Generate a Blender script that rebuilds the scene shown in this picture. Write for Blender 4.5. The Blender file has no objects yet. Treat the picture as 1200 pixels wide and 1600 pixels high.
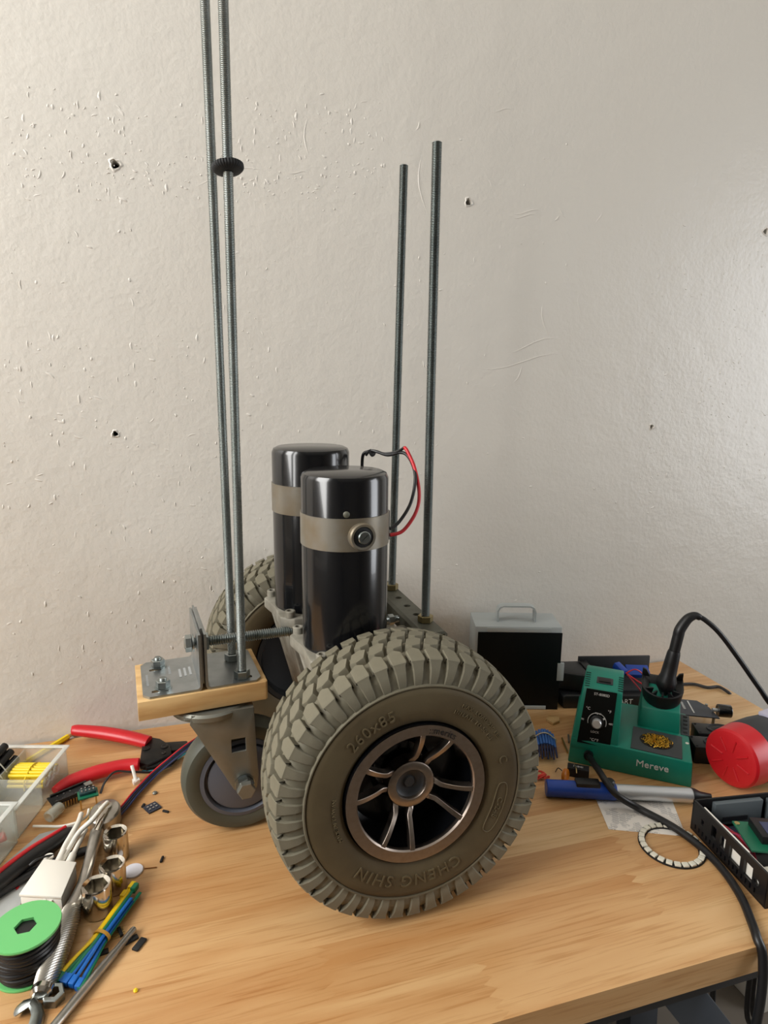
import bpy, bmesh, math, random
from mathutils import Vector as V, Matrix, Euler
random.seed(7)
S = bpy.context.scene
COL = S.collection
PI = math.pi
ZT = 0.75                                   # height of the table top above the floor

# ------------------------------------------------------------------ camera, light, exposure
F = 1000.0                                  # focal length in pixels of the 1200 x 1600 frame
RIGHT = V((0.95590411, -0.29347298, 0.01099714))
DOWN = V((-0.04838588, -0.19431653, -0.97974481))
FWD = V((0.28966556, 0.93600999, -0.19994792))
EYE = V((0.0, 0.0, 0.4816))                 # relative to the table top
cam_d = bpy.data.cameras.new('camera')
cam = bpy.data.objects.new('camera', cam_d)
COL.objects.link(cam)
cam_d.sensor_fit = 'VERTICAL'
cam_d.sensor_height = 36.0
cam_d.lens = 36.0 * F / 1600.0
cam_d.clip_start = 0.01
cam.matrix_world = Matrix(((RIGHT.x, -DOWN.x, -FWD.x, EYE.x),
                           (RIGHT.y, -DOWN.y, -FWD.y, EYE.y),
                           (RIGHT.z, -DOWN.z, -FWD.z, EYE.z + ZT),
                           (0, 0, 0, 1)))
S.camera = cam

world = bpy.data.worlds.new('world')
S.world = world
world.use_nodes = True
world.node_tree.nodes['Background'].inputs['Color'].default_value = (0.75, 0.85, 1.0, 1)
world.node_tree.nodes['Background'].inputs['Strength'].default_value = 0.6

def window_light(name, loc, target, sx, sy, power, color):
    l = bpy.data.lights.new(name, 'AREA')
    l.shape = 'RECTANGLE'; l.size = sx; l.size_y = sy
    l.energy = power; l.color = color
    o = bpy.data.objects.new(name, l); COL.objects.link(o)
    o.location = loc
    o.rotation_euler = (V(target) - V(loc)).to_track_quat('-Z', 'Y').to_euler()
    return o
# daylight of the two windows of the room: one in the left wall, one in the right wall
window_light('daylight_left', (-1.36, 0.22, 1.62), (-0.36, 0.30, 1.45), 0.95, 1.35, 61.0, (1.0, 0.992, 0.968))
window_light('daylight_right', (2.35, -0.28, 1.30), (1.35, -0.18, 1.25), 0.9, 1.2, 27.0, (0.93, 0.96, 1.0))
S.view_settings.view_transform = 'Standard'
S.view_settings.look = 'None'
S.view_settings.exposure = 0.0
S.view_settings.gamma = 1.0
S.view_settings.use_curve_mapping = False
S.cycles.use_denoising = True
S.cycles.max_bounces = 8
S.cycles.transparent_max_bounces = 16
S.cycles.caustics_reflective = False
S.cycles.caustics_refractive = False
S.cycles.sample_clamp_indirect = 4.0

# ------------------------------------------------------------------ helpers
def ray(px, py):
    return RIGHT * (px - 600) + DOWN * (py - 800) + FWD * F
def P(px, py, z=0.0):
    """the point at height z above the table top that the photograph shows at px, py"""
    r = ray(px, py); t = (z - EYE.z) / r.z
    return EYE + r * t
def PY(px, py, y):
    r = ray(px, py); t = (y - EYE.y) / r.y
    return EYE + r * t
def srgb(r, g, b):
    f = lambda c: (c / 12.92) if c <= 0.04045 else ((c + 0.055) / 1.055) ** 2.4
    return (f(r / 255), f(g / 255), f(b / 255), 1)
def frame(o, yaw=0.0, pitch=0.0, roll=0.0):
    return Matrix.Translation(V(o)) @ Euler((math.radians(roll), math.radians(pitch), math.radians(yaw)), 'XYZ').to_matrix().to_4x4()
def axis_frame(o, d, up=(0, 0, 1)):
    """local Z along d"""
    z = V(d).normalized(); up = V(up)
    if abs(z.dot(up)) > 0.98: up = V((1, 0, 0))
    x = up.cross(z).normalized(); y = z.cross(x)
    m = Matrix((x, y, z)).transposed().to_4x4(); m.translation = V(o)
    return m
I4 = Matrix.Identity(4)

MATS = {}
def mat(name, col, rough=0.5, metal=0.0, noise=None, bump=None, coat=0.0, spec=0.5, trans=0.0, alpha=1.0, aniso=0.0, stretch=(1, 1, 1)):
    """noise = (scale, second colour, amount); bump = (scale, strength)"""
    if name in MATS: return MATS[name]
    m = bpy.data.materials.new(name); m.use_nodes = True
    nt = m.node_tree; n = nt.nodes; L = nt.links
    b = n['Principled BSDF']
    b.inputs['Base Color'].default_value = col
    b.inputs['Roughness'].default_value = rough
    b.inputs['Metallic'].default_value = metal
    b.inputs['Coat Weight'].default_value = coat
    b.inputs['Specular IOR Level'].default_value = spec
    b.inputs['Transmission Weight'].default_value = trans
    b.inputs['Alpha'].default_value = alpha
    b.inputs['Anisotropic'].default_value = aniso
    tc = n.new('ShaderNodeTexCoord'); mp = n.new('ShaderNodeMapping')
    mp.inputs['Scale'].default_value = stretch
    L.new(tc.outputs['Object'], mp.inputs['Vector'])
    if noise:
        t = n.new('ShaderNodeTexNoise'); t.inputs['Scale'].default_value = noise[0]; t.inputs['Detail'].default_value = 4
        L.new(mp.outputs[0], t.inputs['Vector'])
        r = n.new('ShaderNodeMapRange'); r.inputs[1].default_value = 0.38; r.inputs[2].default_value = 0.68
        r.inputs[3].default_value = 0; r.inputs[4].default_value = noise[2]
        L.new(t.outputs[0], r.inputs[0])
        mx = n.new('ShaderNodeMix'); mx.data_type = 'RGBA'
        mx.inputs[6].default_value = col; mx.inputs[7].default_value = noise[1]
        L.new(r.outputs[0], mx.inputs[0]); L.new(mx.outputs[2], b.inputs['Base Color'])
    if bump:
        t = n.new('ShaderNodeTexNoise'); t.inputs['Scale'].default_value = bump[0]; t.inputs['Detail'].default_value = 3
        L.new(mp.outputs[0], t.inputs['Vector'])
        bp = n.new('ShaderNodeBump'); bp.inputs['Strength'].default_value = bump[1]; bp.inputs['Distance'].default_value = 0.001
        L.new(t.outputs[0], bp.inputs['Height']); L.new(bp.outputs[0], b.inputs['Normal'])
    MATS[name] = m
    return m

def clear_plastic(name, tint, opacity):
    if name in MATS: return MATS[name]
    m = bpy.data.materials.new(name); m.use_nodes = True
    nt = m.node_tree; n = nt.nodes; L = nt.links
    b = n['Principled BSDF']; b.inputs['Base Color'].default_value = tint; b.inputs['Roughness'].default_value = 0.18
    tr = n.new('ShaderNodeBsdfTransparent'); tr.inputs[0].default_value = (0.96, 0.97, 0.96, 1)
    mx = n.new('ShaderNodeMixShader'); mx.inputs[0].default_value = opacity
    L.new(tr.outputs[0], mx.inputs[1]); L.new(b.outputs[0], mx.inputs[2])
    L.new(mx.outputs[0], n['Material Output'].inputs['Surface'])
    MATS[name] = m
    return m

ORG = {}
class MB:
    """collects shapes in table coordinates; build() links them as one mesh object"""
    def __init__(s): s.v = []; s.f = []
    def add(s, vs, fs, M=None):
        k = len(s.v)
        for p in vs:
            p = V(p)
            s.v.append(M @ p if M else p)
        for f in fs: s.f.append([k + i for i in f])
        return s
    def box(s, c, d, M=None):
        x, y, z = d[0] / 2, d[1] / 2, d[2] / 2; c = V(c)
        vs = [c + V((a * x, b * y, e * z)) for a in (-1, 1) for b in (-1, 1) for e in (-1, 1)]
        return s.add(vs, [(0, 1, 3, 2), (4, 6, 7, 5), (0, 4, 5, 1), (2, 3, 7, 6), (0, 2, 6, 4), (1, 5, 7, 3)], M)
    def hull8(s, lo, hi, M=None):
        """lo, hi: four points each, in order round"""
        return s.add(list(lo) + list(hi), [(3, 2, 1, 0), (4, 5, 6, 7), (0, 1, 5, 4), (1, 2, 6, 5), (2, 3, 7, 6), (3, 0, 4, 7)], M)
    def prism(s, poly, h0, h1, M=None, inset=0.0, ch=0.0):
        """poly in local XY, extruded along local Z; top chamfered by inset over height ch"""
        n = len(poly)
        a = sum(poly[i][0] * poly[(i + 1) % n][1] - poly[(i + 1) % n][0] * poly[i][1] for i in range(n))
        if a < 0: poly = poly[::-1]
        rings = [(0, h0)]
        if inset: rings += [(0, h1 - ch), (inset, h1)]
        else: rings += [(0, h1)]
        cx = sum(p[0] for p in poly) / n; cy = sum(p[1] for p in poly) / n
        vs = []
        for ins, h in rings:
            for x, y in poly:
                r = math.hypot(x - cx, y - cy); k = (r - ins) / r if r > 1e-9 else 1
                vs.append((cx + (x - cx) * k, cy + (y - cy) * k, h))
        fs = [list(range(n))[::-1], [len(vs) - n + i for i in range(n)]]
        for q in range(len(rings) - 1):
            for i in range(n):
                j = (i + 1) % n
                fs.append((q * n + i, q * n + j, (q + 1) * n + j, (q + 1) * n + i))
        return s.add(vs, fs, M)
    def lathe(s, prof, M=None, n=32, closed=False, caps=True, a0=0.0, wob=None):
        """prof [(r, z)] turned about local Z"""
        vs = []; k = len(prof)
        for r, z in prof:
            for i in range(n):
                a = a0 + 2 * PI * i / n; rr = r * (wob(a) if wob else 1)
                vs.append((rr * math.cos(a), rr * math.sin(a), z))
        fs = []
        for q in range(k if closed else k - 1):
            q2 = (q + 1) % k
            for i in range(n):
                j = (i + 1) % n
                fs.append((q * n + i, q * n + j, q2 * n + j, q2 * n + i))
        if caps and not closed:
            if prof[0][0] > 1e-9: fs.append(list(range(n))[::-1])
            if prof[-1][0] > 1e-9: fs.append([(k - 1) * n + i for i in range(n)])
        return s.add(vs, fs, M)
    def cyl(s, p0, p1, r0, r1=None, n=20):
        p0 = V(p0); p1 = V(p1); d = p1 - p0
        return s.lathe([(r0, 0), (r0 if r1 is None else r1, d.length)], axis_frame(p0, d), n)
    def rod(s, p0, p1, r, pitch=0.0015, n=10, root=.86):
        """threaded rod: a ring of ridges for every turn"""
        p0 = V(p0); p1 = V(p1); d = p1 - p0; k = max(2, int(d.length / pitch)); st = d.length / k
        prof = [(r * root, 0)]
        for i in range(k): prof += [(r, (i + 0.42) * st), (r, (i + 0.58) * st), (r * root, (i + 1) * st)]
        return s.lathe(prof, axis_frame(p0, d), n)
    def tube(s, pts, r, n=10, smooth=True, flat=1.0, sub=6):
        pts = [V(p) for p in pts]
        rs = r if isinstance(r, (list, tuple)) else [r] * len(pts)
        if smooth and len(pts) > 2:
            q = []; rq = []
            for i in range(len(pts) - 1):
                a = pts[max(i - 1, 0)]; b = pts[i]; c = pts[i + 1]; d = pts[min(i + 2, len(pts) - 1)]
                for j in range(sub):
                    t = j / sub
                    q.append(0.5 * ((2 * b) + (c - a) * t + (2 * a - 5 * b + 4 * c - d) * t * t + (3 * b - a - 3 * c + d) * t ** 3))
                    rq.append(rs[i] * (1 - t) + rs[i + 1] * t)
            q.append(pts[-1]); rq.append(rs[-1]); pts = q; rs = rq
        k = len(pts); t0 = (pts[1] - pts[0]).normalized()
        up = V((0, 0, 1)) if abs(t0.z) < 0.9 else V((1, 0, 0))
        x = up.cross(t0).normalized(); vs = []
        for i, p in enumerate(pts):
            t = (pts[min(i + 1, k - 1)] - pts[max(i - 1, 0)]).normalized()
            x = (x - t * x.dot(t)).normalized(); y = t.cross(x)
            for j in range(n):
                a = 2 * PI * j / n
                vs.append(p + x * (rs[i] * math.cos(a)) + y * (rs[i] * flat * math.sin(a)))
        fs = [list(range(n))[::-1], [(k - 1) * n + i for i in range(n)]]
        for i in range(k - 1):
            for j in range(n):
                j2 = (j + 1) % n
                fs.append((i * n + j, i * n + j2, (i + 1) * n + j2, (i + 1) * n + j))
        return s.add(vs, fs)
    def hexnut(s, p, d, af, h, hole=0.0, n=6, a0=0.0):
        M = axis_frame(p, d); r = af / math.sqrt(3)
        c = r * 0.10
        if hole:
            s.lathe([(r - c, 0), (r, c * .6), (r, h - c * .6), (r - c, h)], M, 6, caps=False, a0=a0)
            k = 6; R = []
            # annular caps through a second six-sided loop
            s.lathe([(r - c, h), (hole, h), (hole, 0), (r - c, 0)], M, 6, caps=False, a0=a0)
        else:
            s.lathe([(r - c, 0), (r, c * .6), (r, h - c * .6), (r - c, h)], M, 6, a0=a0)
        return s
    def mesh(s, name, org):
        me = bpy.data.meshes.new(name)
        me.from_pydata([tuple(p - org) for p in s.v], [], s.f)
        bm = bmesh.new(); bm.from_mesh(me)
        bmesh.ops.remove_doubles(bm, verts=bm.verts, dist=1e-6)
        bmesh.ops.recalc_face_normals(bm, faces=bm.faces)
        bm.to_mesh(me); bm.free()
        return me
    def build(s, name, m, parent=None, loc=None, smooth=40, bevel=0.0, seg=2, cut=None):
        if parent is not None: org = ORG[parent.name]
        else: org = V(loc) if loc is not None else V((0, 0, 0))
        me = s.mesh(name, org)
        if cut: me = boolean(me, cut, org)
        if bevel:
            o2 = bpy.data.objects.new('tmp', me); COL.objects.link(o2)
            b = o2.modifiers.new('b', 'BEVEL'); b.width = bevel; b.segments = seg; b.limit_method = 'ANGLE'; b.angle_limit = math.radians(35)
            me = baked(o2)
        if smooth:
            me.shade_smooth(); me.set_sharp_from_angle(angle=math.radians(smooth))
        me.name = name
        me.materials.clear(); me.materials.append(m)
        o = bpy.data.objects.new(name, me); COL.objects.link(o)
        if parent is not None: o.parent = parent
        else: o.location = org + V((0, 0, ZT))
        ORG[o.name] = org
        return o
def baked(o):
    dg = bpy.context.evaluated_depsgraph_get(); dg.update()
    me = bpy.data.meshes.new_from_object(o.evaluated_get(dg))
    old = o.data; bpy.data.objects.remove(o); bpy.data.meshes.remove(old)
    return me
def boolean(me, cutter, org):
    a = bpy.data.objects.new('tmp_a', me); COL.objects.link(a)
    b = bpy.data.objects.new('tmp_b', cutter.mesh('tmp_b', org)); COL.objects.link(b)
    md = a.modifiers.new('x', 'BOOLEAN'); md.object = b; md.operation = 'DIFFERENCE'; md.solver = 'EXACT'; md.use_self = True
    r = baked(a); m2 = b.data
    bpy.data.objects.remove(b); bpy.data.meshes.remove(m2)
    return r
def tag(o, label=None, cat=None, group=None, kind=None):
    if label: o['label'] = label
    if cat: o['category'] = cat
    if group: o['group'] = group
    if kind: o['kind'] = kind
    return o
def thing(name, label, cat, loc, group=None):
    o = bpy.data.objects.new(name, None); COL.objects.link(o)
    o.empty_display_size = 0.02
    o.location = V(loc) + V((0, 0, ZT)); ORG[o.name] = V(loc)
    return tag(o, label, cat, group)
def text_mesh(body, size, depth=0.0, align='CENTER', spacing=1.0):
    c = bpy.data.curves.new('t', 'FONT'); c.body = body; c.size = size; c.extrude = depth
    c.align_x = align; c.align_y = 'CENTER'; c.space_character = spacing; c.resolution_u = 3
    o = bpy.data.objects.new('t', c); COL.objects.link(o)
    dg = bpy.context.evaluated_depsgraph_get(); dg.update()
    me = bpy.data.meshes.new_from_object(o.evaluated_get(dg))
    vs = [v.co.copy() for v in me.vertices]; fs = [list(p.vertices) for p in me.polygons]
    bpy.data.objects.remove(o); bpy.data.curves.remove(c); bpy.data.meshes.remove(me)
    return vs, fs
def lettering(body, size, M, m, parent, depth=0.0002, name='lettering', bend=None, spacing=1.0):
    vs, fs = text_mesh(body, size, depth, spacing=spacing)
    if bend: vs = [bend(v) for v in vs]
    b = MB(); b.add(vs, fs, M)
    return b.build(name, m, parent, smooth=0)

def worn_print(M, w, h, m, parent, seed=1):
    """print too small to read: a row of short strokes"""
    r = random.Random(seed); b = MB(); x = -w / 2
    while x < w / 2:
        d = r.uniform(.0004, .0011); hh = h * r.uniform(.55, 1)
        b.box((x + d / 2, 0, 0), (d, hh, .0003), M); x += d + r.uniform(.0005, .0010)
    o = b.build('worn_print', m, parent, smooth=0); o['kind'] = 'stuff'
    return o

# ------------------------------------------------------------------ materials
M_WALL = None
m_black_gloss = mat('black_gloss_enamel', srgb(12, 13, 16), 0.20, coat=0.25, bump=(18, 0.02))
m_black = mat('black_plastic', srgb(20, 20, 22), 0.42, bump=(600, 0.05))
m_black_matte = mat('black_matte', srgb(17, 18, 19), 0.7)
m_dark = mat('dark_grey_plastic', srgb(48, 49, 52), 0.5, bump=(500, 0.05))
m_zinc = mat('zinc_steel', srgb(172, 178, 178), 0.30, 1.0, noise=(60, srgb(138, 146, 144), 0.8))
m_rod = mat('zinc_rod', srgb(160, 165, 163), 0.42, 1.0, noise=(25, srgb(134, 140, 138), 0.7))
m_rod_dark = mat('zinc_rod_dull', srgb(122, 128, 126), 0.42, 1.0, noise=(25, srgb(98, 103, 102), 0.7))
m_plate = mat('galvanised_plate', srgb(178, 182, 183), 0.36, 1.0, noise=(45, srgb(152, 157, 158), 0.7))
m_fork = mat('plated_fork', srgb(134, 134, 126), 0.46, 0.6, noise=(30, srgb(116, 116, 106), 0.8))
m_chrome = mat('chrome', srgb(205, 200, 190), 0.14, 1.0)
m_cast = mat('cast_aluminium', srgb(148, 144, 132), 0.62, 0.15, noise=(80, srgb(120, 116, 104), 0.8), bump=(500, 0.15))
m_channel = mat('painted_channel', srgb(98, 98, 86), 0.55, 0.2, noise=(70, srgb(82, 80, 68), 0.8))
m_band = mat('bare_motor_band', srgb(138, 134, 124), 0.40, 0.55, noise=(38, srgb(124, 108, 82), 0.6))
m_tyre = mat('grey_rubber', srgb(119, 114, 98), 0.8, noise=(24, srgb(104, 99, 82), 0.7), bump=(700, 0.12), spec=0.25)
def sidewall_material():
    m = mat('brown_grey_sidewall', srgb(88, 77, 55), 0.66, noise=(16, srgb(68, 56, 37), 0.8), bump=(400, 0.08), spec=0.35)
    nt = m.node_tree; n = nt.nodes; L = nt.links; b = n['Principled BSDF']
    src = b.inputs['Base Color'].links[0].from_socket
    tc = n.new('ShaderNodeTexCoord'); ml = n.new('ShaderNodeVectorMath'); ml.operation = 'MULTIPLY'; ml.inputs[1].default_value = (1, 0, 1)
    L.new(tc.outputs['Object'], ml.inputs[0])
    ln = n.new('ShaderNodeVectorMath'); ln.operation = 'LENGTH'; L.new(ml.outputs[0], ln.inputs[0])
    mr = n.new('ShaderNodeMapRange'); mr.inputs[1].default_value = 0.0985; mr.inputs[2].default_value = 0.1005
    L.new(ln.outputs['Value'], mr.inputs[0])
    mx = n.new('ShaderNodeMix'); mx.data_type = 'RGBA'; mx.inputs[7].default_value = srgb(108, 103, 87)
    L.new(mr.outputs[0], mx.inputs[0]); L.new(src, mx.inputs[6]); L.new(mx.outputs[2], b.inputs['Base Color'])
    return m
m_side = sidewall_material()
m_mould = mat('moulded_letter_rubber', srgb(90, 79, 57), 0.6, spec=0.4)
m_alu = mat('machined_rim', srgb(158, 146, 136), 0.36, 1.0, aniso=0.4, noise=(200, srgb(140, 128, 118), 0.5))
m_wood_block = mat('pine_block', srgb(214, 178, 124), 0.6, noise=(9, srgb(182, 138, 84), 0.8), bump=(40, 0.1), stretch=(1.2, 9, 9))
m_caster = mat('grey_caster_rubber', srgb(82, 84, 74), 0.5, noise=(20, srgb(68, 70, 60), 0.6))
m_caster_hub = mat('grey_caster_hub', srgb(86, 90, 100), 0.5)
m_red_wire = mat('red_wire', srgb(200, 38, 46), 0.4)
m_red = mat('red_grip', srgb(196, 26, 36), 0.38, bump=(300, 0.04))
m_green = mat('green_plastic', srgb(12, 126, 106), 0.42, bump=(900, 0.06))
m_lightgrey = mat('light_grey_paint', srgb(172, 178, 178), 0.45)
m_white = mat('white_plastic', srgb(232, 228, 218), 0.4)
m_white_print = mat('white_print', srgb(220, 220, 218), 0.6)
m_blue = mat('blue_plastic', srgb(24, 66, 158), 0.35)
m_silver = mat('silver_tube', srgb(214, 217, 220), 0.36, 0.7)
m_yellow = mat('yellow_plastic', srgb(236, 204, 22), 0.42)
m_pcb = mat('green_pcb', srgb(20, 100, 72), 0.4)
m_pcb_dark = mat('dark_pcb', srgb(40, 46, 62), 0.45)
m_pin = mat('pin_gold', srgb(200, 178, 120), 0.3, 1.0)
m_solder = mat('tin', srgb(205, 205, 205), 0.3, 1.0)

# ------------------------------------------------------------------ the room
def wall_material():
    m = bpy.data.materials.new('painted_wall'); m.use_nodes = True
    nt = m.node_tree; n = nt.nodes; L = nt.links; b = n['Principled BSDF']
    b.inputs['Roughness'].default_value = 0.36
    b.inputs['Specular IOR Level'].default_value = 0.5
    tc = n.new('ShaderNodeTexCoord')
    big = n.new('ShaderNodeTexNoise'); big.inputs['Scale'].default_value = 2.5
    L.new(tc.outputs['Object'], big.inputs['Vector'])
    mx = n.new('ShaderNodeMix'); mx.data_type = 'RGBA'
    mx.inputs[6].default_value = srgb(214, 210, 202); mx.inputs[7].default_value = srgb(209, 203, 193)
    L.new(big.outputs[0], mx.inputs[0]); L.new(mx.outputs[2], b.inputs['Base Color'])
    peel = n.new('ShaderNodeTexNoise'); peel.inputs['Scale'].default_value = 160; peel.inputs['Detail'].default_value = 3
    mid = n.new('ShaderNodeTexNoise'); mid.inputs['Scale'].default_value = 26; mid.inputs['Detail'].default_value = 4
    for t in (peel, mid): L.new(tc.outputs['Object'], t.inputs['Vector'])
    mm = n.new('ShaderNodeMath'); mm.operation = 'MULTIPLY_ADD'; mm.inputs[1].default_value = 0.45
    L.new(peel.outputs[0], mm.inputs[0]); L.new(mid.outputs[0], mm.inputs[2])
    bp = n.new('ShaderNodeBump'); bp.inputs['Strength'].default_value = 0.6; bp.inputs['Distance'].default_value = 0.0022
    L.new(mm.outputs[0], bp.inputs['Height']); L.new(bp.outputs[0], b.inputs['Normal'])
    return m
M_WALL = wall_material()
WM = frame((0, 0.885, 0), -0.9)                 # the back wall: local XZ plane, room on the -Y side
WMI = WM.inverted()
def PW(px, py):
    r = WMI.to_3x3() @ ray(px, py); o = WMI @ EYE
    return o + r * (-o.y / r.y)                  # wall coordinates
HOLES = [(180, 257, .0052), (732, 316, .0045), (1196, 362, .0045), (180, 678, .0036), (1018, 667, .0036)]
wall = MB().box((0.4, 0.05, 0.55), (4.1, 0.1, 2.6), WM)
cut = MB()
for px, py, r in HOLES:
    p = PW(px, py)
    cut.lathe([(r, -0.01), (r * .8, 0.03)], WM @ axis_frame((p.x, -0.003, p.z), (0, 1, 0)), 9, wob=lambda a: 1 + .18 * math.sin(3 * a + px))
wall_back = wall.build('wall_back', M_WALL, loc=(0.4, 0.885, 0.0), smooth=0, cut=cut)
tag(wall_back, 'off white painted wall with filled scars and screw holes', kind='structure')
m_paint = mat('paint_relief', srgb(216, 211, 203), 0.36)
# torn paint lifted round every old screw hole
for px, py, r in HOLES:
    p = PW(px, py); b = MB()
    rr = random.Random(px * 3 + py)
    prof = [(r * 1.02, .004), (r * 1.08, -.0012), (r * 1.30, -.0008), (r * 1.6, .0006)]
    ph = rr.uniform(0, 6)
    b.lathe(prof, WM @ axis_frame((p.x, 0, p.z), (0, 1, 0)), 22, closed=True, wob=lambda a: 1 + .16 * math.sin(3 * a + ph) + .09 * math.sin(7 * a + 2 * ph))
    b.build('screw_hole_rim', m_paint, wall_back)
    b = MB().lathe([(r * .9, .018), (r * .5, .016), (0.0001, .02)], WM @ axis_frame((p.x, 0, p.z), (0, 1, 0)), 10)
    b.build('screw_anchor', m_black_matte, wall_back)
# drips, nibs and ridges under the paint: nobody could count them
b = MB(); rnd = random.Random(11)
def nib(px, py, ln, wd, ang, h):
    p = PW(px, py)
    M = WM @ axis_frame((p.x, 0.0002, p.z), (0, -1, 0)) @ Matrix.Rotation(ang, 4, 'Z')
    vs = []; k = 7
    for i in range(k):
        t = i / (k - 1) * 2 - 1; w = wd * math.sqrt(max(0.02, 1 - t * t)); bend = 0.18 * ln * math.sin(t * 2 + ang * 5)
        vs += [(t * ln, bend - w, 0), (t * ln, bend - w * .4, h * (1 - t * t * .8)), (t * ln, bend + w * .4, h * (1 - t * t * .8)), (t * ln, bend + w, 0)]
    fs = []
    for i in range(k - 1):
        for j in range(3):
            a = i * 4 + j; fs.append((a, a + 1, a + 5, a + 4))
    b.add(vs, fs, M)
def scatter(n, x0, x1, y0, y1, l0, l1, vert=0.6):
    for _ in range(n):
        ln = (l0 + (l1 - l0) * rnd.random() ** 2.2) * .5; wd = rnd.uniform(.0008, .0020)
        ang = (PI / 2 + rnd.gauss(0, .4)) if rnd.random() < vert else rnd.uniform(0, PI)
        nib(rnd.uniform(x0, x1), rnd.uniform(y0, y1), ln, min(wd, ln * .8), ang, rnd.uniform(.0005, .0011))
scatter(95, 0, 600, 130, 330, .002, .011, .45)
scatter(80, 340, 600, 150, 330, .002, .010)
scatter(70, 150, 600, 255, 310, .0015, .006, .2)
scatter(45, 30, 230, 150, 300, .002, .013, .45)
scatter(60, 0, 420, 330, 700, .002, .014)
scatter(190, 0, 420, 520, 1090, .0018, .010)
scatter(45, 380, 700, 400, 900, .002, .010)
scatter(30, 600, 900, 150, 700, .002, .012)
scatter(110, 1000, 1200, 340, 760, .0018, .009)
scatter(50, 700, 1150, 600, 1000, .002, .008)
scatter(22, 1050, 1160, 560, 660, .003, .009)
for (x0, y0, x1, y1) in [(745, 562, 888, 567), (790, 545, 880, 535), (770, 172, 800, 173), (800, 600, 818, 570), (880, 530, 892, 600), (940, 330, 932, 350),
                         (850, 470, 853, 530), (905, 460, 908, 500), (870, 568, 884, 585), (450, 268, 480, 271), (300, 285, 420, 268), (480, 180, 482, 250), (660, 240, 665, 345), (800, 330, 845, 333), (800, 337, 840, 339), (870, 325, 885, 340)]:
    a = PW(x0, y0); c = PW(x1, y1); d = c - a
    nib((x0 + x1) / 2, (y0 + y1) / 2, d.length / 2, .0010, math.atan2(d.z, d.x), .0007)
tag(b.build('paint_ridges', m_paint, wall_back), 'drips and nibs under the wall paint', kind='stuff')

m_floor = mat('grey_floor', srgb(118, 110, 100), 0.5, noise=(3, srgb(104, 96, 88), 0.6))
m_room = mat('room_paint', srgb(166, 158, 146), 0.6, noise=(2, srgb(158, 150, 138), 0.6))
m_ceil = mat('ceiling_paint', srgb(222, 219, 212), 0.7, noise=(2, srgb(216, 212, 204), 0.6))
tag(MB().box((0.5, -1.60, -0.80), (4.0, 5.2, 0.1)).build('floor', m_floor, loc=(0.5, -1.6, -.75)), 'grey floor', kind='structure')
tag(MB().box((0.5, -1.60, 1.90), (4.0, 5.2, 0.1)).build('ceiling', m_ceil, loc=(0.5, -1.6, 1.85)), 'white ceiling', kind='structure')
tag(MB().box((0.5, -4.15, 0.55), (4.0, 0.1, 2.6)).build('wall_front', m_room, loc=(0.5, -4.1, 0)), 'plain wall behind the viewer', kind='structure')
tag(MB().box((-1.45, -1.60, 0.55), (0.1, 5.2, 2.6)).build('wall_left', m_room, loc=(-1.4, -1.6, 0)), 'plain side wall with a window', kind='structure')
tag(MB().box((2.45, -1.60, 0.55), (0.1, 5.2, 2.6)).build('wall_right', m_room, loc=(2.4, -1.6, 0)), 'plain side wall with a window', kind='structure')
def window(name, x, yc, zc, w, h):
    b = MB()
    for s in (-1, 1):
        b.box((x, yc + s * (w / 2 + .03), zc), (.06, .06, h + .12)); b.box((x, yc, zc + s * (h / 2 + .03)), (.06, w, .06))
    tag(b.build(name, m_white, loc=(x, yc, zc), bevel=.004), 'white window frame', kind='structure')
window('window_1', -1.38, 0.22, 0.87, 0.95, 1.35)
window('window_2', 2.37, -0.28, 0.55, 0.9, 1.2)

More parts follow.
